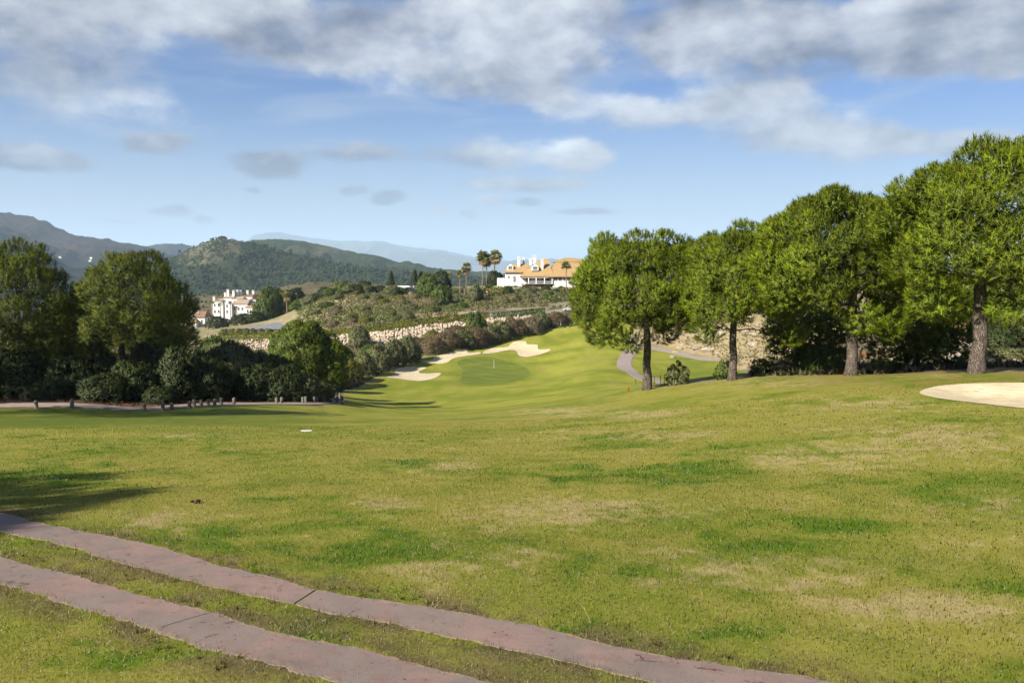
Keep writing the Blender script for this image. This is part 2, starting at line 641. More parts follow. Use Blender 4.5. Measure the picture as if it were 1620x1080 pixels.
def track_material():
    m, t, b = new_mat('worn_red_concrete')
    geo = t.n('ShaderNodeNewGeometry')
    pos = geo.outputs['Position']
    n = t.noise(pos, 1.7, 6, 0.65, distortion=0.8)
    n2 = t.noise(pos, 7.0, 6, 0.7)
    n3 = t.noise(pos, 120.0, 4, 0.75)
    c = t.mix(t.ramp(n, 0.40, 0.60), (0.215, 0.146, 0.126), (0.165, 0.134, 0.118))
    c = t.mix(t.ramp(n2, 0.50, 0.66, 0, 0.6), c, (0.165, 0.088, 0.076))
    c = t.mix(t.ramp(n3, 0.35, 0.75, 0, 0.5), c, (0.235, 0.185, 0.165))
    # dark tyre grime and fine cracks
    c = t.mix(t.ramp(t.noise(t.vmath('ADD', pos, (7.3, 2.1, 0.0)), 3.1, 6, 0.7), 0.50, 0.70, 0, 0.30), c, (0.095, 0.078, 0.068))
    ck = t.n('ShaderNodeTexVoronoi', feature='DISTANCE_TO_EDGE')
    t.link(t.vmath('ADD', pos, t.vmath('SCALE', t.noise(pos, 4.0, 5, 0.7, color=True), 0.35)), ck.inputs['Vector'])
    ck.inputs['Scale'].default_value = 0.85
    c = t.mix(t.math('MULTIPLY', t.ramp(ck.outputs['Distance'], 0.004, 0.011, 1, 0), t.ramp(n2, 0.50, 0.60)), c, (0.05, 0.042, 0.036))
    sp = t.n('ShaderNodeTexVoronoi')
    t.link(pos, sp.inputs['Vector'])
    sp.inputs['Scale'].default_value = 14.0
    c = t.mix(t.math('MULTIPLY', t.ramp(sp.outputs['Distance'], 0.10, 0.16, 1, 0), t.ramp(n2, 0.45, 0.6)), c, (0.04, 0.034, 0.03))
    # pale broken rim along the edges, from the slab's own coordinate across
    vc = t.n('ShaderNodeVertexColor', layer_name='edge')
    s2 = t.n('ShaderNodeSeparateColor')
    t.link(vc.outputs[0], s2.inputs[0])
    rim = t.math('MULTIPLY', t.ramp(s2.outputs[0], 0.80, 1.0), t.ramp(t.noise(pos, 7.0, 6, 0.7), 0.46, 0.58))
    c = t.mix(t.math('MULTIPLY', rim, 0.8), c, (0.27, 0.215, 0.145))
    t.link(c, b.inputs['Base Color'])
    b.inputs['Roughness'].default_value = 0.9
    b.inputs['Specular IOR Level'].default_value = 0.2
    bp = t.n('ShaderNodeBump')
    bp.inputs['Strength'].default_value = 0.7
    bp.inputs['Distance'].default_value = 0.012
    t.link(t.math('ADD', t.math('MULTIPLY', n3, 0.7), n2), bp.inputs['Height'])
    t.link(bp.outputs[0], b.inputs['Normal'])
    return m


M['terrain'] = terrain_material()
M['sand'] = sand_material()
M['track'] = track_material()
M['white'] = simple('white_render', (0.78, 0.77, 0.74), 0.85, 0.05, 0.6, k=0.74)
M['white_cool'] = simple('white_wall', (0.66, 0.67, 0.68), 0.85, 0.06, 0.3, k=0.72)
M['dark_glass'] = simple('dark_window_glass', (0.03, 0.035, 0.04), 0.15, 0.2, 1.0, spec=0.5)
M['grey_glass'] = simple('grey_window_glass', (0.13, 0.16, 0.19), 0.2, 0.2, 1.0, spec=0.5)
M['yellow_wall'] = simple('yellow_render', (0.62, 0.52, 0.27), 0.85, 0.06, 0.5)
M['grey_roof'] = simple('grey_roof_sheet', (0.30, 0.32, 0.34), 0.6, 0.15, 0.5)
M['road'] = simple('pale_asphalt', (0.32, 0.29, 0.25), 0.9, 0.12, 0.5, 0.3)
M['path'] = simple('pink_grey_path', (0.43, 0.355, 0.325), 0.9, 0.12, 1.5, 0.3)
M['stone'] = simple('limestone', (0.48, 0.41, 0.32), 0.9, 0.28, 0.8, 0.4, 4.0)
M['earth'] = simple('red_brown_earth', (0.16, 0.10, 0.06), 0.95, 0.25, 0.7, 0.4, 6.0)
M['post'] = simple('weathered_wood', (0.25, 0.225, 0.18), 0.85, 0.25, 9.0, 0.4, 40.0)
M['red_paint'] = simple('red_paint', (0.52, 0.06, 0.02), 0.5, 0.08)
M['white_paint'] = simple('white_paint', (0.78, 0.78, 0.76), 0.6, 0.04)
M['wire'] = simple('galvanised_wire', (0.25, 0.26, 0.25), 0.6, 0.1)
M['tyre'] = simple('tyre_rubber', (0.02, 0.02, 0.02), 0.8, 0.1)
M['green_tarp'] = simple('green_tarp', (0.12, 0.48, 0.20), 0.7, 0.08)
M['mole_soil'] = simple('dark_soil', (0.055, 0.032, 0.02), 1.0, 0.4, 30.0, 0.8, 60.0)


def roof_material(name, c0, c1):
    m, t, b = new_mat(name)
    geo = t.n('ShaderNodeNewGeometry')
    pos = geo.outputs['Position']
    n = t.noise(pos, 0.8, 5, 0.65)
    n2 = t.noise(pos, 6.0, 3, 0.6)
    c = t.mix(t.ramp(n, 0.3, 0.7), c0, c1)
    c = t.mix(t.ramp(n2, 0.5, 0.75, 0, 0.5), c, tuple(x * 0.72 for x in c0))
    t.link(c, b.inputs['Base Color'])
    b.inputs['Roughness'].default_value = 0.9
    w = t.n('ShaderNodeTexWave', wave_type='BANDS', bands_direction='X')
    t.link(pos, w.inputs['Vector'])
    w.inputs['Scale'].default_value = 1.1
    bp = t.n('ShaderNodeBump')
    bp.inputs['Strength'].default_value = 0.6
    bp.inputs['Distance'].default_value = 0.08
    t.link(w.outputs[0], bp.inputs['Height'])
    t.link(bp.outputs[0], b.inputs['Normal'])
    return m


M['roof'] = roof_material('terracotta_tiles', (0.27, 0.168, 0.068), (0.31, 0.215, 0.10))
M['roof_pale'] = roof_material('weathered_tiles', (0.27, 0.21, 0.15), (0.32, 0.25, 0.175))
M['roof_red'] = roof_material('red_brown_tiles', (0.18, 0.095, 0.055), (0.23, 0.125, 0.075))

# ------------------------------------------------------------------ terrain: one smooth height field through surveyed points
CTRL = [  # pixel x, pixel y, distance
    # near lawn
    (-300, 1080, 3.9), (400, 1080, 3.9), (810, 1080, 3.9), (1300, 1080, 3.9), (1900, 1080, 3.9),
    (-300, 900, 6.2), (400, 900, 6.2), (810, 900, 6.1), (1300, 900, 6.0), (1900, 900, 5.9),
    (-300, 800, 9.6), (0, 800, 9.4), (400, 800, 9.4), (810, 800, 9.2), (1300, 800, 8.6), (1900, 800, 8.2),
    (0, 735, 14.0), (400, 735, 14.2), (810, 735, 13.6), (1250, 735, 12.0), (1900, 740, 10.5),
    (-300, 700, 18.5), (0, 700, 19.0), (400, 700, 19.0), (810, 695, 19.5), (1250, 690, 15.5), (1620, 690, 13.0), (1900, 690, 12.5),
    (0, 680, 24.0), (400, 681, 24.5), (700, 681, 24.5), (1000, 664, 25.0), (1300, 650, 21.0), (1620, 650, 17.5), (1900, 655, 16.5),
    (-300, 668, 29.0), (0, 668, 29.0), (300, 670, 29.0), (520, 673, 30.0), (700, 668, 31.0), (820, 659, 34.0), (920, 645, 38.0), (1000, 632, 39.0),
    (1025, 615, 43.5), (1100, 607, 42.0), (1160, 601, 40.0), (1250, 597, 37.5), (1348, 594, 35.0), (1450, 592, 32.0), (1548, 592, 29.0), (1700, 592, 27.0), (1900, 592, 26.0),
    (1200, 622, 30.0), (1400, 613, 26.5), (1540, 622, 22.0), (1700, 622, 21.0), (1450, 635, 21.5),
    # bank under the shaded path on the left
    (-300, 655, 41.0), (0, 653, 42.0), (110, 651, 44.0), (222, 652, 46.0), (300, 648, 48.0), (400, 645, 50.0), (480, 648, 52.0), (540, 650, 56.0), (610, 661, 48.0), (600, 652, 62.0),
    (0, 641, 49.0), (110, 639, 50.0), (222, 647, 50.0), (300, 640, 54.0), (400, 638, 57.0), (520, 640, 62.0),
    (-300, 615, 62.0), (0, 612, 62.0), (200, 612, 64.0), (400, 620, 70.0), (-300, 600, 85.0), (0, 600, 85.0), (200, 600, 85.0), (480, 618, 82.0),
    # bowl and far fairway
    (560, 634, 100.0), (620, 640, 100.0), (700, 644, 92.0), (800, 640, 80.0), (900, 628, 78.0), (960, 620, 76.0), (560, 622, 112.0),
    (620, 610, 128.0), (700, 608, 132.0), (800, 605, 132.0), (900, 598, 125.0), (970, 590, 120.0),
    (560, 606, 128.0), (620, 585, 146.0), (700, 590, 147.0), (780, 584, 155.0), (850, 582, 153.0), (930, 560, 158.0), (980, 570, 146.0),
    (700, 555, 170.0), (780, 560, 170.0), (800, 535, 186.0), (860, 545, 180.0), (900, 513, 200.0), (960, 520, 188.0), (985, 545, 166.0),
    (1030, 600, 122.0), (1000, 580, 138.0), (1060, 575, 142.0), (1120, 582, 134.0), (1180, 592, 124.0), (1060, 552, 166.0), (1120, 558, 158.0),
    (1240, 590, 118.0), (1080, 520, 182.0), (1180, 530, 165.0), (1260, 540, 140.0), (1080, 480, 215.0), (1200, 480, 200.0),
    (1020, 500, 200.0), (980, 485, 215.0),
    # right bank behind the trees
    (1400, 575, 52.0), (1550, 560, 50.0), (1700, 555, 50.0), (1900, 560, 48.0), (1400, 520, 70.0), (1550, 500, 68.0), (1700, 480, 66.0), (1900, 480, 64.0),
    (1400, 470, 110.0), (1600, 440, 110.0), (1900, 430, 110.0),
    # slope below the riprap wall
    (540, 575, 150.0), (620, 560, 168.0), (700, 543, 180.0), (800, 523, 193.0), (880, 505, 206.0), (400, 600, 120.0), (400, 575, 160.0), (400, 562, 188.0), (300, 575, 170.0), (470, 560, 180.0),
    (540, 551, 184.0), (620, 546, 186.0), (700, 532, 190.0), (760, 525, 194.0), (830, 512, 202.0),
    # above the wall
    (300, 540, 196.0), (400, 536, 195.0), (540, 529, 193.0), (620, 521, 195.0), (700, 509, 199.0), (760, 503, 204.0), (830, 497, 210.0), (900, 490, 216.0), (960, 480, 220.0),
    (300, 530, 215.0), (420, 526, 218.0), (500, 518, 216.0), (560, 505, 208.0), (620, 495, 214.0), (700, 485, 222.0), (780, 478, 230.0), (860, 472, 235.0), (930, 470, 236.0),
    (520, 485, 236.0), (560, 470, 240.0), (620, 468, 244.0), (700, 464, 248.0), (780, 460, 252.0), (860, 455, 256.0), (940, 455, 256.0),
    (490, 500, 228.0), (470, 515, 225.0), (530, 462, 250.0), (620, 460, 262.0), (700, 456, 268.0), (800, 452, 280.0), (900, 452, 280.0), (1000, 452, 275.0),
    (330, 515, 285.0), (400, 508, 290.0), (460, 500, 290.0), (250, 520, 285.0), (330, 500, 340.0), (420, 495, 340.0), (500, 485, 330.0),
    (600, 470, 340.0), (800, 465, 360.0), (1000, 462, 360.0), (100, 540, 260.0), (-300, 540, 260.0), (100, 520, 340.0), (-300, 520, 340.0),
    (100, 500, 500.0), (400, 490, 480.0), (700, 470, 500.0), (1100, 460, 500.0), (-300, 500, 500.0), (1500, 440, 400.0), (1900, 440, 400.0),
]


def tps_fit(pts):
    th, lr, q = [], [], []
    for (px, py, Y) in pts:
        w = at(px, py, Y)
        r = math.hypot(w.x, w.y)
        th.append(math.atan2(w.x, w.y))
        lr.append(math.log(r))
        q.append(w.z / r)
    for th0 in (-0.8, -0.3, 0, 0.3, 0.8):       # ground right under the camera
        th.append(th0)
        lr.append(math.log(0.8))
        q.append(-0.10)
    P = np.stack([np.array(th) * 2.2, np.array(lr)], 1)
    q = np.array(q)
    n = len(P)
    d = np.linalg.norm(P[:, None] - P[None], axis=2)
    K = np.where(d > 0, d * d * np.log(d + 1e-12), 0.0)
    A = np.zeros((n + 3, n + 3))
    A[:n, :n] = K + np.eye(n) * 2e-4
    A[:n, n] = 1
    A[:n, n + 1:] = P
    A[n:, :n] = A[:n, n:].T
    s = np.linalg.solve(A, np.concatenate([q, np.zeros(3)]))
    return P, s


TP, TS = tps_fit(CTRL)
TH_LIM = 0.86


def base_height(x, y):
    x = np.asarray(x, float)
    y = np.asarray(y, float)
    r = np.maximum(np.hypot(x, y), 0.3)
    th = np.arctan2(x, y)
    thc = np.clip(th, -TH_LIM, TH_LIM)
    lr = np.log(np.clip(r, 0.8, 560))
    sh = x.shape
    a, b = (thc * 2.2).ravel(), lr.ravel()
    out = np.empty(a.shape)
    for i in range(0, len(a), 40000):
        aa, bb = a[i:i + 40000, None], b[i:i + 40000, None]
        d2 = (aa - TP[None, :, 0]) ** 2 + (bb - TP[None, :, 1]) ** 2
        K = 0.5 * d2 * np.log(d2 + 1e-20)
        out[i:i + 40000] = K @ TS[:-3] + TS[-3] + TS[-2] * aa[:, 0] + TS[-1] * bb[:, 0]
    z = out.reshape(sh) * np.minimum(r, 560)
    w = sstep(TH_LIM, 1.9, np.abs(th))
    zp = -0.06 * r + np.where(y < 0, -0.08 * y, 0)
    z = z * (1 - w) + np.clip(zp, -30, 12) * w
    far = sstep(420, 640, r)
    return z * (1 - far) + (-62.0) * far


def relief(x, y):
    """small mounds and mower undulations"""
    r = np.hypot(x, y)
    a = 0.05 * sstep(4, 14, r)
    h = (fbm(x * 0.22, y * 0.22, 3, 5) - 0.5) * 2 * a
    h = h + (fbm(x * 1.3, y * 1.3, 3, 9) - 0.5) * 0.035
    h = h + (fbm(x * 0.05, y * 0.05, 4, 21) - 0.5) * 1.4 * sstep(60, 130, r)
    return h


def raw_height(x, y):
    return base_height(x, y) + relief(x, y)


# bunker and green outlines, surveyed in the photograph
def zoom3(pts):
    return [(570 + a / 4.5, 380 + b / 4.5) for a, b in pts]


BUNKERS_PX = [
    zoom3([(185, 975), (250, 955), (245, 930), (280, 908), (340, 900), (470, 908), (425, 930), (430, 948), (560, 945), (572, 955), (520, 985), (430, 1002), (340, 995), (260, 985)]),
    zoom3([(435, 865), (515, 850), (530, 830), (620, 805), (690, 785), (760, 768), (768, 800), (850, 796), (845, 810), (740, 825), (655, 845), (620, 870), (560, 880), (500, 873)]),
    zoom3([(868, 806), (930, 770), (1040, 760), (1090, 725), (1170, 718), (1190, 740), (1260, 745), (1268, 775), (1350, 775), (1322, 800), (1200, 828), (1130, 822), (1110, 790), (1060, 780), (960, 800)]),
    [(1455, 622), (1478, 612), (1540, 606.5), (1640, 606), (1740, 612), (1760, 640), (1690, 650), (1620, 646), (1560, 639.5), (1490, 631)],
]
GREEN_PX = zoom3([(690, 870), (760, 840), (900, 830), (1000, 848), (1130, 888), (1195, 922), (1200, 962), (1100, 1000), (940, 1025), (780, 1028), (705, 1010), (722, 975), (725, 920)])


def march(px, py, hfun, y0=1.5, y1=420.0, n=1500):
    d = pix_dir(px, py)
    Y = np.exp(np.linspace(math.log(y0), math.log(y1), n))
    x = d.x / d.y * Y
    z = EYE + d.z / d.y * Y
    diff = z - hfun(x, Y)
    k = np.argmax(diff < 0)
    if not (diff < 0).any():
        k = n - 1
    k = max(k, 1)
    f = diff[k - 1] / max(diff[k - 1] - diff[k], 1e-9)
    Yh = Y[k - 1] + (Y[k] - Y[k - 1]) * min(max(f, 0), 1)
    return (d.x / d.y * Yh, Yh)


BUNKERS = [[march(a, b, raw_height, 60 if i < 3 else 8) for a, b in smooth_closed(p, 5)] for i, p in enumerate(BUNKERS_PX)]
GREEN = [march(a, b, raw_height, 60) for a, b in smooth_closed(GREEN_PX, 4)]
BUNKER_DEPTH = [0.16, 0.16, 0.2, 0.34]


def full_height(x, y):
    z = raw_height(x, y)
    for poly, dep in zip(BUNKERS, BUNKER_DEPTH):
        P = np.array(poly)
        lo, hi = P.min(0) - 1, P.max(0) + 1
        m = (x > lo[0]) & (x < hi[0]) & (y > lo[1]) & (y < hi[1])
        if m.any():
            sd = poly_sdf(x[m], y[m], poly)
            z[m] = z[m] - dep * sstep(0.0, 1.6, -sd)
    return z


# polar grid, fine where the photograph looks
TH = np.concatenate([np.linspace(-math.pi, -0.87, 26, endpoint=False), np.linspace(-0.87, -0.62, 36, endpoint=False), np.linspace(-0.62, 0.62, 420, endpoint=False),
                     np.linspace(0.62, 0.87, 36, endpoint=False), np.linspace(0.87, math.pi, 27)])
LR = np.concatenate([np.linspace(math.log(0.3), math.log(2.6), 14, endpoint=False), np.linspace(math.log(2.6), math.log(330), 350, endpoint=False), np.linspace(math.log(330), math.log(680), 24)])
GT, GL = np.meshgrid(TH, LR, indexing='ij')
GX, GY = np.sin(GT) * np.exp(GL), np.cos(GT) * np.exp(GL)
GZ = full_height(GX.ravel(), GY.ravel()).reshape(GX.shape)


def H(x, y):
    """height of the finished terrain mesh"""
    x = np.atleast_1d(np.asarray(x, float))
    y = np.atleast_1d(np.asarray(y, float))
    th, lr = np.arctan2(x, y), np.log(np.maximum(np.hypot(x, y), 0.31))
    i = np.clip(np.searchsorted(TH, th) - 1, 0, len(TH) - 2)
    j = np.clip(np.searchsorted(LR, lr) - 1, 0, len(LR) - 2)
    a = np.clip((th - TH[i]) / (TH[i + 1] - TH[i]), 0, 1)
    b = np.clip((lr - LR[j]) / (LR[j + 1] - LR[j]), 0, 1)
    return (GZ[i, j] * (1 - a) + GZ[i + 1, j] * a) * (1 - b) + (GZ[i, j + 1] * (1 - a) + GZ[i + 1, j + 1] * a) * b


def h1(x, y):
    return float(H(x, y)[0])


def hit(px, py, y0=1.5, y1=420.0):
    x, y = march(px, py, H, y0, y1)
    return Vector((x, y, h1(x, y)))


def ground_at(px, Y):
    """point of the terrain at distance Y in the direction of pixel column px"""
    x = (px - 810) / FPX * Y / math.cos(PITCH)
    return Vector((x, Y, h1(x, Y)))


# cart track strips, edges surveyed along the photograph
UP_T = [(-260, 750), (-120, 783), (0, 811), (59, 826), (185, 850), (267, 869), (333, 891), (444, 917), (519, 936), (600, 949), (730, 970), (877, 998), (1032, 1035), (1205, 1061), (1330, 1082), (1500, 1115)]
UP_B = [(-260, 774), (-120, 810), (0, 841), (93, 860), (178, 886), (237, 902), (333, 928), (444, 952), (519, 969), (600, 983), (686, 1003), (794, 1024), (902, 1048), (1010, 1074), (1120, 1098), (1300, 1135)]
LO_T = [(-260, 812), (-120, 850), (0, 882), (67, 899), (148, 919), (222, 941), (304, 961), (370, 980), (444, 1002), (556, 1024), (600, 1035), (686, 1057), (751, 1074), (850, 1098), (1000, 1130)]
LO_B = [(-260, 848), (-120, 890), (0, 923), (56, 939), (167, 973), (237, 997), (322, 1026), (407, 1045), (463, 1061), (519, 1076), (600, 1100), (720, 1130)]


def edge_line(pts, n, y0=1.5):
    w = [hit(a, b, y0) for a, b in pts]
    s = smooth_open([(p.x, p.y) for p in w], 10)
    s = np.array(s)
    L = np.concatenate([[0], np.cumsum(np.linalg.norm(np.diff(s, axis=0), axis=1))])
    t = np.linspace(0, L[-1], n)
    return np.stack([np.interp(t, L, s[:, 0]), np.interp(t, L, s[:, 1])], 1)


STRIPS = []
for T, B in ((UP_T, UP_B), (LO_T, LO_B)):
    et, eb = edge_line(T, 520), edge_line(B, 520)
    for e, sd in ((et, 31), (eb, 47)):
        tt = np.linspace(0, 1, 520)
        nz = (fbm(tt * 70, tt * 0 + sd, 5, sd, .7) - 0.5) * 0.085
        tan = np.gradient(e, axis=0)
        tan /= np.linalg.norm(tan, axis=1)[:, None]
        e += np.stack([-tan[:, 1], tan[:, 0]], 1) * nz[:, None]
    STRIPS.append((et, eb))
STRIP_POLY = [[tuple(p) for p in et[::4]] + [tuple(p) for p in eb[::-4]] for et, eb in STRIPS]


# ---- surface colours
FAIRWAY_PX = [(505, 634), (545, 622), (575, 610), (622, 582), (700, 554), (800, 531), (900, 508), (1010, 500), (1000, 545), (1045, 549), (1120, 565), (1190, 592), (1220, 605), (1030, 640), (800, 668), (600, 672), (520, 655)]
DRY_PX = [(1040, 548), (1120, 566), (1195, 595), (1330, 600), (1330, 480), (1000, 470), (990, 530)]
STRAW = [(720, 890, 260, 55), (1160, 905, 300, 42), (960, 812, 240, 28), (260, 828, 90, 20), (1480, 690, 170, 18), (1290, 720, 220, 26), (700, 740, 90, 14),
         (880, 650, 90, 10), (1400, 640, 140, 12), (300, 690, 90, 6), (1000, 690, 170, 12), (1560, 800, 120, 30), (600, 800, 60, 18), (1250, 605, 140, 8), (1480, 596, 120, 6), (1450, 960, 200, 30), (1000, 655, 120, 9)]
GREENP = [(1060, 745, 120, 40), (1165, 802, 70, 18), (440, 790, 70, 13), (545, 880, 150, 42), (1215, 862, 70, 12), (1330, 832, 90, 14), (640, 735, 70, 12), (330, 850, 60, 22), (100, 745, 150, 30),
          (60, 690, 90, 8), (500, 990, 120, 30), (850, 1010, 160, 25), (150, 1040, 120, 40), (1180, 990, 120, 28), (880, 760, 90, 14), (380, 715, 70, 8), (930, 690, 90, 7), (1380, 590, 60, 4)]
G_DARK = np.array([0.085, 0.165, 0.008])
G_MID = np.array([0.165, 0.205, 0.020])
G_YEL = np.array([0.274, 0.262, 0.048])
STRAWC = np.array([0.43, 0.350, 0.170])
BROWN = np.array([0.135, 0.105, 0.055])


def mix3(a, b, w):
    return a * (1 - w[..., None]) + b * w[..., None]


def lawn_colour(x, y, z):
    px, py = project(x, y, z)
    r = np.hypot(x, y)
    wx, wy = x + (fbm(x * .8, y * .8, 3, 61) - .5) * 1.5, y + (fbm(x * .8, y * .8, 3, 67) - .5) * 1.5
    n1 = fbm(wx * 0.42, wy * 0.42, 4, 3)
    n2 = fbm(wx * 1.9, wy * 1.9, 5, 13, .6)
    n3 = fbm(x * 6.0, y * 6.0, 5, 23, .65)
    s, g = np.zeros(x.shape), np.zeros(x.shape)
    for (a, b, w, h) in STRAW:
        s = np.maximum(s, np.exp(-((px - a) / w) ** 2 - ((py - b) / h) ** 2))
    for (a, b, w, h) in GREENP:
        g = np.maximum(g, np.exp(-((px - a) / w) ** 2 - ((py - b) / h) ** 2))
    mid = sstep(0.30, 0.62, n1 * 0.55 + n2 * 0.45 - g * 0.06)
    c = mix3(np.broadcast_to(G_MID, x.shape + (3,)), G_YEL, mid)
    gw = sstep(0.49, 0.66, (1 - n2) * 0.50 + (1 - n1) * 0.30 + g * 0.18 + (n3 - .5) * 0.34)
    c = mix3(c, G_DARK, gw * 0.88)
    sw = sstep(0.44, 0.66, n2 * 0.40 + n1 * 0.24 + s * 0.25 - g * 0.13 + (n3 - .5) * 0.62)
    c = mix3(c, STRAWC, sw * 0.74)
    # worn brown fringe along the strips
    near = r < 14
    if near.any():
        d = np.full(x.shape, 9.0)
        for poly in STRIP_POLY:
            d[near] = np.minimum(d[near], poly_sdf(x[near], y[near], poly))
        bw = sstep(0.50, 0.0, d) * sstep(0.30, 0.60, n2 + (n3 - .5) * .6) * 0.85
        c = mix3(c, BROWN, bw)
    # dry brow at the right edge under the pines, greener bank on the left
    brow = sstep(1150, 1350, px) * sstep(630, 600, py) * sstep(15, 22, r)
    c = mix3(c, np.array([0.225, 0.178, 0.050]), brow * 0.7 * sstep(.35, .6, n2))
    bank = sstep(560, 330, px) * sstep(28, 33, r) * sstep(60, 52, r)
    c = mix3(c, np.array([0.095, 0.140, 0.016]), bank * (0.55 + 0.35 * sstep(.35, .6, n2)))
    return c


def build_terrain():
    x, y, z = GX.ravel(), GY.ravel(), GZ.ravel()
    px, py = project(x, y, z)
    r = np.hypot(x, y)
    fwd = y > 1
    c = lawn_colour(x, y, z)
    zone = np.zeros((len(x), 3))
    fs = poly_sdf(px, py, FAIRWAY_PX)
    fair = sstep(3, -3, fs + (fbm(x * .3, y * .3, 3, 71) - .5) * 6) * sstep(44, 56, r) * fwd
    n = fbm(x * 0.09, y * 0.16, 4, 33)
    n2 = fbm(x * 0.5, y * 0.25, 4, 37)
    fc = mix3(np.broadcast_to(np.array([0.180, 0.212, 0.020]), c.shape), np.array([0.300, 0.312, 0.046]), sstep(.32, .66, n * .6 + n2 * .4))
    fc = mix3(fc, np.array([0.26, 0.225, 0.060]), sstep(.60, .78, n2) * .7)
    rough = sstep(15, 0, -fs) * 0.0
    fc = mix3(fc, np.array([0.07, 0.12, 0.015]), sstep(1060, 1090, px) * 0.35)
    # everything beyond the lawn that is not fairway is scrub land
    lawn = np.where(px < 560, sstep(47.5, 44.5, y + 0.0 * x - sstep(0, 520, px) * 12), sstep(75, 60, r))
    right = sstep(1.5, -1.5, (y - (43.5 - (px - 1025) / 523 * 14.0)) - 1.2) 
    lawn = np.where((px > 1025), np.where(r > 24, right, 1.0), lawn)
    lawn = np.where(fwd, lawn, 1.0) * (r < 80)
    s1 = fbm(x * 0.11, y * 0.11, 5, 41)
    s2 = fbm(x * 0.6, y * 0.6, 4, 43)
    sc = mix3(np.broadcast_to(np.array([0.245, 0.220, 0.110]), c.shape), np.array([0.195, 0.215, 0.070]), sstep(.35, .65, s1))
    sc = mix3(sc, np.array([0.29, 0.24, 0.16]), sstep(.52, .70, s2) * .8)
    dry = sstep(6, -6, poly_sdf(px, py, DRY_PX)) * sstep(60, 100, r) * fwd
    dc = mix3(np.broadcast_to(np.array([0.44, 0.345, 0.19]), c.shape), np.array([0.33, 0.29, 0.13]), sstep(.4, .65, s1))
    sc = mix3(sc, dc, dry)
    rb = sstep(1250, 1350, px) * sstep(32, 40, r) * sstep(110, 80, r)
    rc = mix3(np.broadcast_to(np.array([0.22, 0.18, 0.12]), c.shape), np.array([0.30, 0.13, 0.05]), sstep(.55, .68, s2))
    sc = mix3(sc, rc, rb)
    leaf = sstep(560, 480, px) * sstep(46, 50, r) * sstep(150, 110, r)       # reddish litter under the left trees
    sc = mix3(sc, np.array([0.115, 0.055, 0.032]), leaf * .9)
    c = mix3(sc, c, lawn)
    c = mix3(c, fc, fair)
    zone[:, 0] = fair
    zone[:, 2] = (1 - np.maximum(lawn, fair)) * sstep(60, 120, r)
    for poly in (GREEN,):
        sd = poly_sdf(x, y, poly)
        g = sstep(4.0, 0.0, sd)
        c = mix3(c, np.array([0.15, 0.20, 0.022]), g * .5)
    na, nl = GX.shape
    idx = np.arange(na * nl).reshape(na, nl)
    q = np.stack([idx[:-1, :-1], idx[:-1, 1:], idx[1:, 1:], idx[1:, :-1]], -1).reshape(-1, 4)
    # close the small hole under the camera
    me = np_mesh('ground', np.stack([x, y, z], 1), q[:, ::-1], smooth=True, col=c, colname='col')
    zz = np.ones((len(x), 4), np.float32)
    zz[:, :3] = zone
    za = me.color_attributes.new('zone', 'FLOAT_COLOR', 'POINT')
    za.data.foreach_set('color', zz.ravel())
    o = link_mesh('ground', me, M['terrain'])
    tag(o, kind='structure')
    # flip check
    if me.polygons[len(me.polygons) // 2].normal.z < 0:
        me.flip_normals()
    return o


ground = build_terrain()


def patch(name, ring, mat, lift=0.03, step=0.8, parent=None, attr=None):
    """a sheet inside a closed outline, laid on the terrain"""
    P = np.array(ring)
    lo, hi = P.min(0), P.max(0)
    gx, gy = np.meshgrid(np.arange(lo[0], hi[0], step), np.arange(lo[1], hi[1], step))
    gx, gy = gx.ravel(), gy.ravel()
    ins = poly_sdf(gx, gy, ring) < -step * 0.4
    verts = [Vector((a, b)) for a, b in ring] + [Vector((a, b)) for a, b in zip(gx[ins], gy[ins])]
    n = len(ring)
    res = delaunay_2d_cdt(verts, [], [list(range(n))], 1, 1e-5)
    v2, faces = res[0], res[2]
    xy = np.array([(v.x, v.y) for v in v2])
    z = H(xy[:, 0], xy[:, 1]) + lift
    me = bpy.data.meshes.new(name)
    me.from_pydata([(a, b, c) for (a, b), c in zip(xy, z)], [], [tuple(f) for f in faces])
    me.polygons.foreach_set('use_smooth', np.ones(len(me.polygons), bool))
    me.update()
    if len(me.polygons) and me.polygons[0].normal.z < 0:
        me.flip_normals()
    return link_mesh(name, me, mat, parent)


def green_material():
    m, t, b = new_mat('putting_green')
    geo = t.n('ShaderNodeNewGeometry')
    pos = geo.outputs['Position']
    w = t.n('ShaderNodeTexWave', wave_type='BANDS', bands_direction='DIAGONAL')
    t.link(pos, w.inputs['Vector'])
    w.inputs['Scale'].default_value = 0.12
    w.inputs['Distortion'].default_value = 0.6
    c = t.mix(t.ramp(w.outputs[1], 0.35, 0.65), (0.080, 0.106, 0.015), (0.095, 0.120, 0.017))
    c = t.mix(t.ramp(t.noise(pos, 0.25, 5, 0.6), 0.45, 0.7), c, (0.12, 0.138, 0.02))
    t.link(c, b.inputs['Base Color'])
    b.inputs['Roughness'].default_value = 0.9
    b.inputs['Specular IOR Level'].default_value = 0.1
    return m


M['green'] = green_material()
for i, ring in enumerate(BUNKERS):
    o = patch('sand_bunker', ring, M['sand'], 0.05 if i < 3 else 0.015, 0.9 if i < 3 else 0.35)
    tag(o, ['pale sand bunker at the lower left of the putting green', 'long pale sand bunker behind the putting green, middle one of three',
            'hooked pale sand bunker above the putting green, nearest the clubhouse', 'pale sand bunker on the brow beside the rightmost pine'][i], 'bunker', 'sand bunkers of the golf course')
o = patch('putting_green', GREEN, M['green'], 0.04, 1.2)
tag(o, kind='structure')


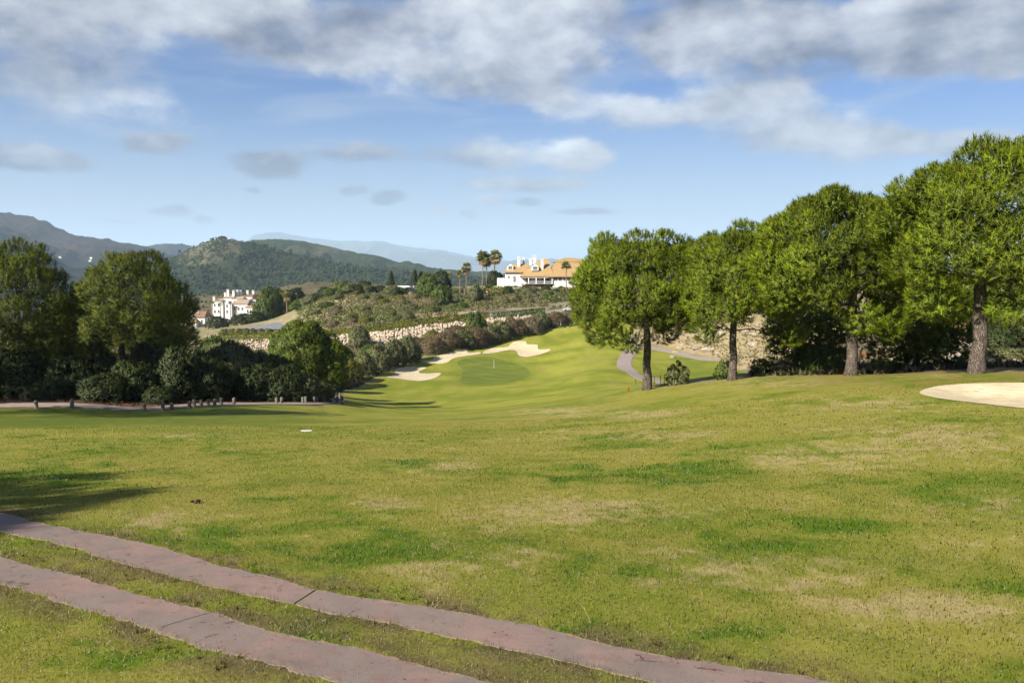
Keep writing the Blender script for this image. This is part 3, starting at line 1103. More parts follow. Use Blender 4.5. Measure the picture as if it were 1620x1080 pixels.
def ribbon(name, left, right, mat, lift, thick, parent=None, across=5, edge=True):
    """a slab between two edge lines (n,2), laid on the terrain with real thickness"""
    n = len(left)
    k = np.linspace(0, 1, across)
    P = left[:, None, :] * (1 - k[None, :, None]) + right[:, None, :] * k[None, :, None]
    z = H(P[..., 0].ravel(), P[..., 1].ravel()).reshape(n, across) + lift
    top = np.concatenate([P, z[..., None]], -1).reshape(-1, 3)
    bot = top.copy()
    bot[:, 2] -= thick
    N = n * across
    idx = np.arange(N).reshape(n, across)
    q = [np.stack([idx[:-1, :-1], idx[1:, :-1], idx[1:, 1:], idx[:-1, 1:]], -1).reshape(-1, 4)]
    for e in (idx[:, 0], idx[:, -1], idx[0, :], idx[-1, :]):
        q.append(np.stack([e[:-1], e[1:], e[1:] + N, e[:-1] + N], -1))
    q = np.concatenate(q)
    ec = np.tile(np.abs(k * 2 - 1), n)
    col = np.stack([np.concatenate([ec, ec])] * 3, 1)
    me = np_mesh(name, np.concatenate([top, bot]), q, smooth=False, col=col, colname='edge')
    bm = bmesh.new()
    bm.from_mesh(me)
    bmesh.ops.recalc_face_normals(bm, faces=bm.faces)
    bm.to_mesh(me)
    bm.free()
    if me.polygons[0].normal.z < 0:
        me.flip_normals()
    return link_mesh(name, me, mat, parent)


# two concrete wheel strips, each cracked right across once in view
def crack_split(px, py, et, eb):
    c = hit(px, py)
    d = np.linalg.norm((et + eb) / 2 - np.array([[c.x, c.y]]), axis=1)
    return int(np.argmin(d))


for s, (crack, lab) in enumerate((((488, 944), 'upper'), ((275, 985), 'lower'))):
    et, eb = STRIPS[s]
    k = crack_split(crack[0], crack[1], et, eb)
    root = empty('cart_track', (0, 0, 0))
    tag(root, kind='structure')
    gap = 0.011 if s == 0 else 0.005
    parts = ((slice(0, k + 1), -1), (slice(k, len(et)), 1))
    for sl, sg in parts:
        a, b = et[sl].copy(), eb[sl].copy()
        j = -1 if sg < 0 else 0
        tdir = et[min(k + 1, len(et) - 1)] - et[k - 1]
        tdir /= np.linalg.norm(tdir)
        # jagged crack: shift the two ends differently
        a[j] += tdir * (0.022 + sg * gap)
        b[j] += tdir * (-0.022 + sg * gap)
        ribbon('slab', a, b, M['track'], 0.005, 0.09, root, across=9)

# far cart path winding past the first pine, with its kerb
CP_L = [(1075, 612), (1040, 606.5), (1020, 603), (998, 594), (978, 582), (976, 573), (983, 561), (990, 549), (992, 540), (994, 530)]
CP_R = [(1080, 606), (1045, 600.5), (1025, 597), (1008, 588), (1000, 580), (999, 571), (1004, 562), (1010, 553), (1012, 541), (1010, 531)]
ln = edge_line(CP_L, 90, 62)
rn = edge_line(CP_R, 90, 62)
tag(ribbon('cart_path', ln, rn, M['path'], 0.05, 0.25), kind='structure')
BP_L = [(1012, 547), (1050, 551), (1100, 563), (1150, 577), (1190, 593), (1210, 600)]
BP_R = [(1015, 553), (1050, 556), (1100, 568), (1150, 582), (1185, 597), (1205, 604)]
tag(ribbon('cart_path', edge_line(BP_L, 70, 62), edge_line(BP_R, 70, 62), M['path'], 0.05, 0.25), kind='structure')
# shaded path behind the posts on the left
LP_F = [ground_at(p, y) for p, y in ((-160, 47.0), (0, 47.5), (110, 48.0), (180, 48.3), (222, 48.6), (300, 51.0), (400, 54.5), (500, 60.0), (540, 70.0), (545, 84.0))]
LP_B = [ground_at(p, y) for p, y in ((-160, 49.4), (0, 49.9), (110, 50.4), (180, 50.7), (222, 51.0), (300, 53.6), (400, 57.3), (500, 63.0), (515, 72.0), (522, 85.0))]


def edge_xy(w, n):
    s = np.array(smooth_open([(p.x, p.y) for p in w], 10))
    L = np.concatenate([[0], np.cumsum(np.linalg.norm(np.diff(s, axis=0), axis=1))])
    t = np.linspace(0, L[-1], n)
    return np.stack([np.interp(t, L, s[:, 0]), np.interp(t, L, s[:, 1])], 1)


LPF, LPB = edge_xy(LP_F, 120), edge_xy(LP_B, 120)
tag(ribbon('footpath', LPF, LPB, M['path'], 0.06, 0.25), kind='structure')
# road climbing along the top of the riprap wall
RD_F = [ground_at(p, y) for p, y in ((1010, 219), (930, 214), (890, 210.5), (860, 208), (800, 205), (740, 201.5))]
RD_B = [ground_at(p, y) for p, y in ((1010, 227), (930, 222), (890, 218.5), (860, 215), (800, 211), (740, 206))]
tag(ribbon('road', edge_xy(RD_F, 60), edge_xy(RD_B, 60), M['road'], 0.12, 0.4), kind='structure')

# ------------------------------------------------------------------ far land: valley floor, hills, mountains
def hill_material(name, c_bare, c_green, c_rock, scale=0.01, rock=0.5, k=0.58):
    m, t, b = new_mat(name)
    c_bare, c_green, c_rock = (tuple(x * k for x in q) for q in (c_bare, c_green, c_rock))
    geo = t.n('ShaderNodeNewGeometry')
    pos = geo.outputs['Position']
    vc = t.n('ShaderNodeVertexColor', layer_name='col')
    sp = t.n('ShaderNodeSeparateColor')
    t.link(vc.outputs[0], sp.inputs[0])
    n1 = t.noise(pos, scale, 7, 0.68)
    n2 = t.noise(pos, scale * 6, 7, 0.72)
    n3 = t.noise(pos, scale * 22, 4, 0.7)
    c = t.mix(t.ramp(n1, 0.35, 0.65), c_bare, tuple(0.6 * a + 0.4 * g for a, g in zip(c_bare, c_green)))
    c = t.mix(t.math('MULTIPLY', t.ramp(n2, 0.55, 0.72), rock), c, c_rock)
    veg = t.ramp(t.math('ADD', sp.outputs[0], t.math('MULTIPLY', t.math('SUBTRACT', n2, 0.5), 0.9)), 0.35, 0.62)
    c = t.mix(veg, c, c_green)
    c = t.mix(t.math('MULTIPLY', t.ramp(n3, 0.5, 0.7), 0.5), c, tuple(g * 0.55 for g in c_green))
    t.link(c, b.inputs['Base Color'])
    b.inputs['Roughness'].default_value = 1.0
    b.inputs['Specular IOR Level'].default_value = 0.0
    bp = t.n('ShaderNodeBump')
    bp.inputs['Strength'].default_value = 0.7
    bp.inputs['Distance'].default_value = 0.06 / scale
    t.link(t.math('ADD', n2, t.math('MULTIPLY', n1, 0.6)), bp.inputs['Height'])
    t.link(bp.outputs[0], b.inputs['Normal'])
    return m


def ridge(name, sil, D, front, back, zbase, mat, amp, nscale, seed, forest=None, nu=260, nd=110, fpow=1.25, floor=-64.0):
    """a hill of real depth whose crest runs through the surveyed skyline"""
    sx = np.array([s[0] for s in sil], float)
    sy = np.array([s[1] for s in sil], float)
    px = np.linspace(sx[0], sx[-1], nu)
    py = np.interp(px, sx, sy)
    k = np.array([0.25, 0.5, 0.25])
    py = np.convolve(np.pad(py, 1, 'edge'), k, 'valid')
    dirs = [pix_dir(a, b) for a, b in zip(px, py)]
    X = np.array([d.x / d.y for d in dirs]) * D
    Zc = np.array([EYE + d.z / d.y * D for d in dirs])
    s = np.concatenate([-np.linspace(1, 0, nd, endpoint=False), np.linspace(0, 1, nd // 3)])
    S, XX = np.meshgrid(s, X, indexing='xy')
    YY = D + np.where(S < 0, S * front, S * back)
    wob = (fbm(XX * nscale * 0.5, YY * nscale * 0.5, 3, seed + 5) - .5)
    prof = 1 - np.abs(S) ** fpow
    prof = prof * (0.85 + 0.15 * prof)
    spread = XX * (1 + (YY - D) / D * 0.6)
    n = fbm(spread * nscale, YY * nscale * 0.75, 6, seed)
    rid = 1 - np.abs(fbm(spread * nscale * 0.8 + wob * .6, YY * nscale * 0.35, 5, seed + 40) * 2 - 1)
    fade = sstep(0.0, 0.25, np.abs(S)) * (1 - 0.6 * sstep(.75, 1.0, np.abs(S)))
    Z = zbase + (Zc[:, None] - zbase) * prof + ((n - .5) * amp + (rid - .75) * amp * 1.2) * fade
    Z = Z + (fbm(XX * nscale * 7, YY * nscale * 7, 3, seed + 9) - .5) * amp * 0.16
    lim = sstep(0, .05, np.linspace(0, 1, nu)) * sstep(1, .95, np.linspace(0, 1, nu))
    Z = floor + (Z - floor) * np.where((np.linspace(0, 1, nu) < .06) & (sx[0] > 0) | (np.linspace(0, 1, nu) > .94), lim, 1.0)[:, None]
    Z = np.where(np.abs(S) > 0.985, floor - 6, Z)
    co = np.stack([spread, YY, Z], -1)
    ppx, ppy = project(spread.ravel(), YY.ravel(), Z.ravel())
    f = forest(ppx, ppy, spread.ravel(), YY.ravel()) if forest else np.full(ppx.shape, .5)
    na, nb = Z.shape
    idx = np.arange(na * nb).reshape(na, nb)
    q = np.stack([idx[:-1, :-1], idx[1:, :-1], idx[1:, 1:], idx[:-1, 1:]], -1).reshape(-1, 4)
    me = np_mesh(name, co.reshape(-1, 3), q, smooth=True, col=np.stack([f] * 3, 1), colname='col')
    if me.polygons[len(me.polygons) // 3].normal.z < 0:
        me.flip_normals()
    o = link_mesh(name, me, mat)
    tag(o, kind='structure')
    return o, co, f.reshape(na, nb)


def gblob(px, py, lst):
    v = np.zeros(px.shape)
    for (a, b, w, h, k) in lst:
        v = v + k * np.exp(-((px - a) / w) ** 2 - ((py - b) / h) ** 2)
    return v


M['hill_far'] = hill_material('far_range_rock', (0.16, 0.14, 0.12), (0.10, 0.11, 0.07), (0.26, 0.24, 0.22), 0.0009)
M['hill_left'] = hill_material('brown_mountain', (0.075, 0.052, 0.042), (0.026, 0.031, 0.022), (0.165, 0.112, 0.078), 0.0045, 0.6)
M['hill_mid'] = hill_material('pine_hill', (0.150, 0.138, 0.088), (0.040, 0.056, 0.024), (0.36, 0.33, 0.26), 0.03, 0.8)  # wood green also carries the painted cloud shadow on this hill
M['hill_back'] = hill_material('wooded_hill', (0.185, 0.165, 0.095), (0.045, 0.066, 0.026), (0.32, 0.28, 0.20), 0.006, 0.4)
M['hill_dry'] = hill_material('dry_scrub_hill', (0.150, 0.128, 0.074), (0.080, 0.084, 0.042), (0.22, 0.18, 0.12), 0.03, 0.4)
M['valley'] = hill_material('valley_floor', (0.15, 0.135, 0.08), (0.055, 0.075, 0.03), (0.25, 0.22, 0.16), 0.004, 0.4)

# valley floor out to the horizon
vb = MB()
vb.add([(-40000, -3000, -66), (40000, -3000, -66), (40000, 45000, -66), (-40000, 45000, -66)], [(0, 1, 2, 3)])
o = vb.build('valley_floor', M['valley'])
tag(o, kind='structure')
at0 = o.data.color_attributes.new('col', 'FLOAT_COLOR', 'POINT')
at0.data.foreach_set('color', np.full(16, .55, np.float32))

ridge('mountain_range', [(240, 415), (330, 400), (380, 385), (405, 375), (425, 370), (440, 367), (470, 373), (500, 377), (540, 382), (560, 380), (600, 384), (640, 390), (680, 394), (720, 400), (760, 410), (800, 414), (840, 416), (880, 417), (930, 420), (1000, 424), (1100, 428)],
      17000, 4500, 3000, 60, M['hill_far'], 240, 0.0016, 101, nu=220, nd=60)
ridge('mountain_range', [(700, 430), (830, 426), (900, 416), (960, 408), (1040, 404), (1150, 408), (1300, 402), (1500, 410), (1700, 402), (2100, 420)],
      19000, 4500, 3000, 40, M['hill_far'], 200, 0.0016, 111, nu=120, nd=50)
ridge('mountain', [(200, 405), (225, 392), (250, 387), (268, 385), (290, 388), (312, 391), (350, 400), (420, 415)],
      5200, 1500, 1200, 0, M['hill_left'], 90, 0.004, 121, forest=lambda a, b, x, y: np.full(a.shape, .55), nu=140)
LEFTM, LCO, LF = ridge('mountain', [(-700, 350), (-400, 320), (-200, 322), (-80, 326), (0, 334), (25, 338), (50, 343), (75, 351), (92, 361), (115, 370), (145, 377), (170, 378), (190, 384), (215, 388), (240, 394), (270, 404), (330, 420), (420, 436)],
      3400, 2000, 1500, -58, M['hill_left'], 120, 0.0045, 131,
      forest=lambda a, b, x, y: .42 + sstep(390, 440, b) * .35 - gblob(a, b, [(85, 370, 30, 14, .35), (60, 350, 40, 8, .2)]), nu=260, nd=120, fpow=0.95)
ridge('hill', [(300, 415), (360, 390), (400, 380), (430, 378), (450, 379), (480, 382), (520, 390), (560, 399), (600, 405), (620, 412), (650, 420), (700, 426), (760, 430), (850, 440), (1000, 446)],
      2300, 650, 700, -50, M['hill_back'], 34, 0.011, 141, forest=lambda a, b, x, y: .62 + gblob(a, b, [(500, 395, 50, 6, -.25), (520, 418, 30, 5, -.15)]) + sstep(405, 425, b) * .25, nu=240, nd=80)


def forest_mid(a, b, x, y):
    bare = gblob(a, b, [(330, 395, 42, 22, 1.0), (355, 385, 16, 10, .6), (300, 412, 30, 8, .7), (372, 393, 8, 10, .9), (385, 446, 30, 5, .4)])
    return np.clip(.95 - bare, 0, 1)


HILL, HCO, HF = ridge('hill', [(190, 436), (230, 425), (262, 415), (285, 402), (305, 393), (322, 384), (338, 378.5), (350, 376), (362, 378), (380, 381), (400, 384), (420, 390), (445, 396), (470, 403), (500, 410), (540, 418), (580, 424), (640, 430), (720, 437), (800, 444), (900, 452)],
      1500, 420, 420, -56, M['hill_mid'], 17, 0.018, 151, forest=forest_mid, nu=320, nd=130, fpow=1.1)
DRYH, DCO, DF = ridge('hill', [(200, 492), (240, 480), (280, 470), (320, 466), (360, 464), (400, 461), (440, 455), (470, 449), (490, 446), (510, 446), (540, 447), (570, 447), (620, 452), (700, 462), (800, 470)],
      720, 190, 180, -58, M['hill_dry'], 7, 0.04, 161, forest=lambda a, b, x, y: np.full(a.shape, .30) + gblob(a, b, [(345, 466, 60, 5, .2)]), nu=220, nd=80, fpow=1.1)


def tree_blobs(name, co, w, n, size, mat, seed, cmul=1.0, label=None):
    """a wood far away: thousands of small crowns joined into one mass"""
    rg = np.random.default_rng(seed)
    flat = co.reshape(-1, 3)
    p = w.ravel().copy()
    p = p / p.sum()
    pick = rg.choice(len(flat), n, p=p)
    c = flat[pick] + rg.normal(0, 1, (n, 3)) * np.array([size * 1.6, size * 2.2, 0])
    # crown: 6-sided two-ring blob, 24 triangles
    k = 6
    rings = [(0.0, 0.0), (0.62, 0.25), (0.95, 0.75), (0.6, 1.35), (0.0, 1.7)]
    an = np.arange(k) * 2 * np.pi / k
    tmpl = [(0, 0, -0.2)]
    for (r, z) in rings[1:4]:
        tmpl += [(r * math.cos(a), r * math.sin(a), z) for a in an]
    tmpl.append((0, 0, 1.7))
    T = np.array(tmpl)
    f = []
    for i in range(k):
        j = (i + 1) % k
        f.append((1 + i, 1 + j, 0))
        for ring in range(2):
            a, b = 1 + ring * k, 1 + (ring + 1) * k
            f.append((a + i, b + j, a + j))
            f.append((a + i, b + i, b + j))
        f.append((1 + 2 * k + i, len(T) - 1, 1 + 2 * k + j))
    f = np.array(f)
    s = size * rg.uniform(.6, 1.3, n)
    rot = rg.uniform(0, 2 * np.pi, n)
    V = T[None] * (1 + rg.normal(0, .16, (n, len(T), 3)))
    cx = V[..., 0] * np.cos(rot)[:, None] - V[..., 1] * np.sin(rot)[:, None]
    sy = V[..., 0] * np.sin(rot)[:, None] + V[..., 1] * np.cos(rot)[:, None]
    V = np.stack([cx, sy, V[..., 2]], -1) * s[:, None, None] + c[:, None, :]
    F = (f[None] + (np.arange(n) * len(T))[:, None, None]).reshape(-1, 3)
    col = np.repeat(rg.uniform(.65, 1.25, (n, 1)) * np.array([[1, 1, 1]]) * (1 + rg.normal(0, .06, (n, 3))), len(T), 0) * cmul
    me = np_mesh(name, V.reshape(-1, 3), F, smooth=False, col=np.clip(col, 0, 2))
    o = link_mesh(name, me, mat)
    tag(o, label, 'wood', kind='stuff')
    return o


M['far_wood'] = foliage('far_pine_wood', (0.042, 0.062, 0.022), 0.1, 0.9, 0.05)  # dark forest tone, deepened to stand in for cloud shadow on the pointed hill
tree_blobs('pine_wood', HCO, np.clip(HF - .25, 0, 1) ** 2 * (HCO[..., 2] > -58), 4600, 3.1, M['far_wood'], 5, 1.0, 'dark pine wood covering the pointed hill, its colour deepened for cloud shadow')
tree_blobs('hill_scrub', HCO, np.clip(1 - HF, 0, 1) * (HCO[..., 2] > -40), 1300, 1.5, M['far_wood'], 8, 1.35, 'grey green scrub on the bare side of the pointed hill')
tree_blobs('scrub_wood', DCO, np.clip(DF, .1, 1) * (DCO[..., 2] > -50), 700, 1.3, M['far_wood'], 6, 1.5, 'scattered dark shrubs on the dry hill behind the white flats')

# ------------------------------------------------------------------ foliage builders
def unit(v):
    return v / np.maximum(np.linalg.norm(v, axis=-1, keepdims=True), 1e-9)


def needles(c, ax, k, L, w, spread, rg, tint, blend=0.65, shoot=0.0):
    """k narrow blades fanning out round each axis; returns co, tris, col, normals"""
    n = len(c)
    d = unit(ax[:, None, :] + rg.normal(0, spread, (n, k, 3)))
    side = unit(np.cross(d, rg.normal(0, 1, (n, k, 3))))
    ln = L * rg.uniform(.65, 1.2, (n, k, 1))
    wd = w * rg.uniform(.7, 1.3, (n, k, 1))
    base = c[:, None, :] + d * ln * rg.uniform(-.12, .15, (n, k, 1)) + ax[:, None, :] * rg.uniform(-.5, .5, (n, k, 1)) * shoot
    v0 = base - side * wd * .5
    v1 = base + side * wd * .5
    v2 = base + d * ln
    fn = unit(np.cross(v1 - v0, v2 - v0))
    flip = (fn * ax[:, None, :]).sum(-1, keepdims=True) < 0
    v0, v1 = np.where(flip, v1, v0), np.where(flip, v0, v1)
    fn = np.where(flip, -fn, fn)
    nn = unit(ax[:, None, :] * blend + fn * (1 - blend) + d * 0.25)
    co = np.stack([v0, v1, v2], 2).reshape(-1, 3)
    nm = np.repeat(nn.reshape(-1, 3), 3, 0)
    cl = np.repeat(np.repeat(tint, k, 0) * rg.uniform(.85, 1.15, (n * k, 1)), 3, 0)
    tr = np.arange(len(co)).reshape(-1, 3)
    return co, tr, cl, nm


def join(parts):
    co, tr, cl, nm, b = [], [], [], [], 0
    for (a, t, c, n) in parts:
        co.append(a)
        tr.append(t + b)
        cl.append(c)
        nm.append(n)
        b += len(a)
    return np.concatenate(co), np.concatenate(tr), np.concatenate(cl), np.concatenate(nm)


def lobes_on(rad, nl, lr, rg, low=-0.35, inset=.80, cone=0.0, square=1.0, jit=1.0):
    """lobe centres spread over an ellipsoid (rx, ry, rz); cone narrows the top"""
    i = np.arange(nl) + .5
    ct = 1 - (1 - low) * i / nl
    ph = i * 2.39996 + rg.uniform(0, 6.28)
    st = np.sqrt(np.maximum(1 - ct ** 2, 0)) ** square
    d = np.stack([st * np.cos(ph), st * np.sin(ph), ct], 1) + rg.normal(0, .09, (nl, 3))
    dl = d
    d = unit(d)
    nar = 1 - cone * np.clip(d[:, 2:3], 0, 1)
    c = (dl if square < 1 else d) * np.array(rad) * (inset * (1 + rg.uniform(-.20, .13, (nl, 1)) * jit))
    c[:, :2] *= nar
    return c, d, lr * rg.uniform(.72, 1.25, nl)


def lobed_points(c, d, r, per, rg, up=.35, flat=.85):
    """points on the outward sides of the lobes with their growth axes"""
    nl = len(c)
    m = np.maximum((per * (r / r.mean()) ** 2).astype(int), 4)
    li = np.repeat(np.arange(nl), m)
    v = unit(rg.normal(0, 1, (len(li), 3)) + d[li] * 0.75 + np.array([0, 0, .25]))
    p = c[li] + v * r[li, None] * rg.uniform(.80, 1.06, (len(li), 1)) * np.array([1, 1, flat])
    keep = np.ones(len(p), bool)
    for j in range(nl):
        q = (p - c[j]) / np.array([1, 1, flat])
        keep &= ~((np.linalg.norm(q, axis=1) < r[j] * .72) & (li != j))
    p, v, li = p[keep], v[keep], li[keep]
    ax = unit(v * .75 + d[li] * .3 + np.array([0, 0, up]))
    return p, ax, li


def crown_mesh(name, rad, nl, lr, per, k, L, w, spread, seed, tint_var=.18, low=-.35, fill=600, cone=0.0, yellow=.25, up=.35, extra=None, blend=.65, inset=.80, square=1.0, core=0, shoot=0.0):
    rg = np.random.default_rng(seed)
    c, d, r = lobes_on(rad, nl, lr, rg, low, inset, cone, square, .35 if square < 1 else 1.0)
    if extra is not None:
        ec = np.array([e[:3] for e in extra], float)
        er = np.array([e[3] for e in extra], float)
        c = np.concatenate([c, ec])
        d = np.concatenate([d, unit(ec + np.array([0, 0, .01]))])
        r = np.concatenate([r, er])
    p, ax, li = lobed_points(c, d, r, per, rg, up)
    lt = rg.normal(1, tint_var * .6, len(c))
    n = len(p)
    t = (lt[li] + rg.normal(0, tint_var, n))[:, None] * np.ones((1, 3))
    yv = rg.uniform(0, yellow, n)
    t = t * np.stack([1 + yv, 1 + yv * .45, 1 - yv * .5], 1)
    t = np.clip(t, .35, 1.9)
    parts = [needles(p, ax, k, L, w, spread, rg, t, blend, shoot)]
    if core:
        m = core * len(c)
        ci = np.repeat(np.arange(len(c)), core)
        vv = unit(rg.normal(0, 1, (m, 3)))
        q = c[ci] + vv * r[ci, None] * rg.uniform(.1, .58, (m, 1))
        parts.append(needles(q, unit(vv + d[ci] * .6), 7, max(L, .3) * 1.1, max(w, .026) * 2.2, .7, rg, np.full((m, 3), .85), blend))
    if fill:
        q = unit(rg.normal(0, 1, (fill, 3))) * (rg.uniform(.15, .75, (fill, 1)) ** .6) * np.array(rad)
        q = q[q[:, 2] > low * rad[2] * .8]
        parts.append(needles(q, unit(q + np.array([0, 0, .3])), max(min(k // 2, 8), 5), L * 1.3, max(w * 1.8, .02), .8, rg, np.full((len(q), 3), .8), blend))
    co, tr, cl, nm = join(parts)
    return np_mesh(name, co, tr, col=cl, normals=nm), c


def bend(a, b, sag, n=6, rg=None, wob=0.0):
    a, b = Vector(a), Vector(b)
    out = []
    for i in range(n + 1):
        t = i / n
        p = a.lerp(b, t)
        p.z += sag * math.sin(math.pi * t)
        if rg is not None and 0 < i < n:
            p += Vector(rg.normal(0, wob, 3))
        out.append(p)
    return out


def pine(name, base, height, crown_c, rad, trunk_r, label, seed, group=None, nl=46, lr=.95, per=95, k=20, L=.24, w=.030, spread=.55, mat='needle', bark='bark', low=-.35, cone=0.0,
         lean=(0, 0), fork=.45, limbs=26, extra=None, yellow=.25, fill=900, tint=.16, cat='pine tree', blend=.65, up=.35, square=1.0, core=10, shoot=0.0):
    """trunk with limbs and a crown of needle tufts; crown_c is the crown centre relative to the base"""
    rg = np.random.default_rng(seed + 1000)
    root = empty(name, base)
    tag(root, label, cat, group)
    cm, lc = crown_mesh('crown', rad, nl, lr, per, k, L, w, spread, seed, tint, low, fill, cone, yellow, up, extra, blend, .80, square, core, shoot)
    link_mesh('crown', cm, M[mat], root, crown_c)
    cc = Vector(crown_c)
    top = cc + Vector((lean[0], lean[1], rad[2] * .35))
    zf = (cc.z - rad[2] * .75)
    mb = MB()
    f = Vector((lean[0] * .4, lean[1] * .4, max(zf, height * .22)))
    pts = [Vector((0, 0, -.35)), Vector((0, 0, .12))]
    rr = [trunk_r * 1.5, trunk_r * 1.15]
    for i in range(1, 6):
        t = i / 5
        pts.append(Vector((0, 0, .12)).lerp(f, t) + Vector((rg.normal(0, .03), rg.normal(0, .03), 0)))
        rr.append(trunk_r * (1.0 - .22 * t))
    for i in range(1, 5):
        t = i / 4
        pts.append(f.lerp(top, t) + Vector((rg.normal(0, .08), rg.normal(0, .08), 0)))
        rr.append(trunk_r * (.76 - .60 * t))
    mb.tube(pts, rr, 12)
    mb.build('trunk', M[bark], root, smooth=True)
    lb = MB()
    order = rg.permutation(len(lc))[:limbs]
    for j in order:
        e = cc + Vector(lc[j]) * .92
        t0 = rg.uniform(0.0, .8)
        s = f.lerp(top, t0) if e.z > f.z else Vector((0, 0, 0)).lerp(f, .9)
        r0 = trunk_r * .30 * (1 - .5 * t0)
        lb.tube(bend(s, e, rg.uniform(-.35, .1), 6, rg, .07), [r0 * (1 - .13 * i) for i in range(7)], 6, cap=False)
        for _ in range(2):
            m_ = s.lerp(e, rg.uniform(.45, .8))
            ee = e + Vector(rg.normal(0, lr * .55, 3))
            lb.tube(bend(m_, ee, 0, 3, rg, .05), [r0 * .4, r0 * .3, r0 * .22, r0 * .12], 4, cap=False)
    lb.build('limbs', M[bark], root, smooth=True)
    return root


def crown_from_px(px_l, px_r, py_top, py_bot, Y, base):
    """crown centre relative to the base and radii from its outline at distance Y"""
    a, b = at(px_l, py_top, Y), at(px_r, py_bot, Y)
    c = Vector(((a.x + b.x) / 2, Y, (a.z + b.z) / 2))
    return c - base, ((b.x - a.x) / 2, (b.x - a.x) / 2 * .92, (a.z - b.z) / 2)


# ---- the four stone pines on the brow
def brow(px, Y):
    return ground_at(px, Y)


specs = [  # px base, Y, crown box, trunk radius, lean, label, seed, extras
    (1025, 43.2, (908, 1120, 374, 548), .235, 'round stone pine with a dark trunk, leftmost of the row on the brow', 21),
    (1160, 40.0, (1084, 1262, 362, 536), .21, 'stone pine with a pale patched trunk, second from the left on the brow', 22),
    (1348, 35.0, (1208, 1446, 306, 508), .25, 'stone pine with a smooth grey trunk, third from the left on the brow', 23),
    (1548, 29.2, (1418, 1700, 240, 500), .275, 'tallest stone pine with a thick grey trunk by the near sand bunker', 24),
]
for (px, Y, (l, r_, t_, b_), tr_, lab, sd) in specs:
    base = brow(px, Y)
    cc, rad = crown_from_px(l, r_, t_, b_, Y, base)
    S = rad[0]
    rad = (rad[0] * 1.0, rad[1], rad[2] * 1.0)
    ex = None
    if sd == 21:
        ex = [(-S * .55, -.3, -rad[2] * .72, 1.0), (-S * .2, -1.2, -rad[2] * .85, .8), (S * .35, .4, -rad[2] * .7, .9)]
    if sd == 22:
        ex = [(-S * .62, -.8, -rad[2] * .82, .8), (S * .8, -.6, -rad[2] * .86, .85), (-S * .5, 0, -rad[2] * .5, 1.0)]
    if sd == 23:
        ex = [(-S * .75, -.6, -rad[2] * .55, 1.0), (S * .15, -1.6, -rad[2] * .90, .85), (S * .45, -1.2, -rad[2] * .98, .9), (S * .6, -.4, -rad[2] * .75, 1.0)]
    if sd == 24:
        ex = [(-S * .6, -.6, -rad[2] * .75, 1.0), (S * .1, -1.4, -rad[2] * .80, 1.0), (-S * .2, .8, -rad[2] * .8, 1.0)]
    pine('stone_pine', base, cc.z + rad[2], cc, rad, tr_, lab, sd, 'stone pines along the brow', nl=80, lr=.80 if sd != 24 else .88, per=90, k=26, L=.20, w=.019, spread=.52,
         extra=ex, low=-.62, fill=900, yellow=.55, tint=.30, up=.85, square=.75, core=46, blend=.45, shoot=.24)

# darker trees and shrubs in the shade behind the stone pines
def lower_tree(px, Y, box, lab, sd, mat='needle', group=None, **kw):
    base = ground_at(px, Y)
    cc, rad = crown_from_px(*box, Y, base)
    return pine('pine_tree', base, cc.z + rad[2], cc, rad, .16, lab, sd, group, mat=mat, bark='bark_dark', **kw)


lower_tree(1452, 41.0, (1385, 1528, 425, 592), 'low dark pine with foliage to the ground, between the two right hand stone pines', 31, nl=46, per=60, k=14, w=.04, low=-.9)
lower_tree(1262, 47.0, (1212, 1345, 440, 592), 'dark bushy pine in the shade left of the third stone pine', 32, nl=42, per=60, k=14, w=.04, low=-.9)
lower_tree(1600, 58.0, (1560, 1680, 440, 556), 'yellow green pine on the rocky bank behind the tallest stone pine', 33, nl=34, per=60, k=14, w=.04, low=-.7)
lower_tree(1520, 70.0, (1470, 1575, 430, 540), 'green pine on the rocky bank, seen left of the tallest trunk', 34, nl=30, per=50, k=14, w=.045, low=-.7)

# ---- loose pines on the left
lefts = [
    (205, 80.0, (140, 262, 480, 602), 46, 'dark pine deep in the shade behind the broad green pine'),  # px, Y, crown box (at Y), seed, label
    (30, 58.0, (-75, 128, 382, 590), 41, 'big dark pine at the left edge of the photo'),
    (192, 60.0, (112, 306, 398, 560), 42, 'broad green pine above the shaded path, second from the left edge'),
    (-95, 60.0, (-190, -20, 400, 600), 43, 'dark pine cut off by the left edge behind the biggest pine'),
    (105, 70.0, (50, 170, 470, 595), 44, 'lower dark pine between the two big left hand pines'),
    (270, 68.0, (218, 306, 470, 600), 45, 'lower dark pine at the right foot of the broad green pine'),
]
for (px, Y, box, sd, lab) in lefts:
    base = ground_at(px, Y)
    cc, rad = crown_from_px(*box, Y, base)
    big = sd in (41, 42)
    ex = None
    if sd == 42:
        ex = [(-rad[0] * .5, -1.5, -rad[2] * .75, 1.3), (rad[0] * .7, 0, -rad[2] * .55, 1.4), (-rad[0] * .75, -.5, -rad[2] * .8, 1.2), (rad[0] * .85, 0, -rad[2] * .1, 1.0)]
    if sd == 41:
        ex = [(rad[0] * .55, -1.0, -rad[2] * .55, 1.4), (rad[0] * .3, -2.0, -rad[2] * .8, 1.3), (rad[0] * .05, 0, rad[2] * .80, 1.2), (-rad[0] * .1, -1.5, -rad[2] * .6, 1.5)]
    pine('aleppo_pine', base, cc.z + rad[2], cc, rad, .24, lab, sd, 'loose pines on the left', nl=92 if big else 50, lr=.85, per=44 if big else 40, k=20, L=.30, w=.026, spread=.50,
         mat='needle_left', bark='bark_dark', low=-.85, cone=.30, limbs=36, extra=ex, yellow=.5, fill=900, tint=.22, blend=.4, up=1.0, core=14, shoot=.40)

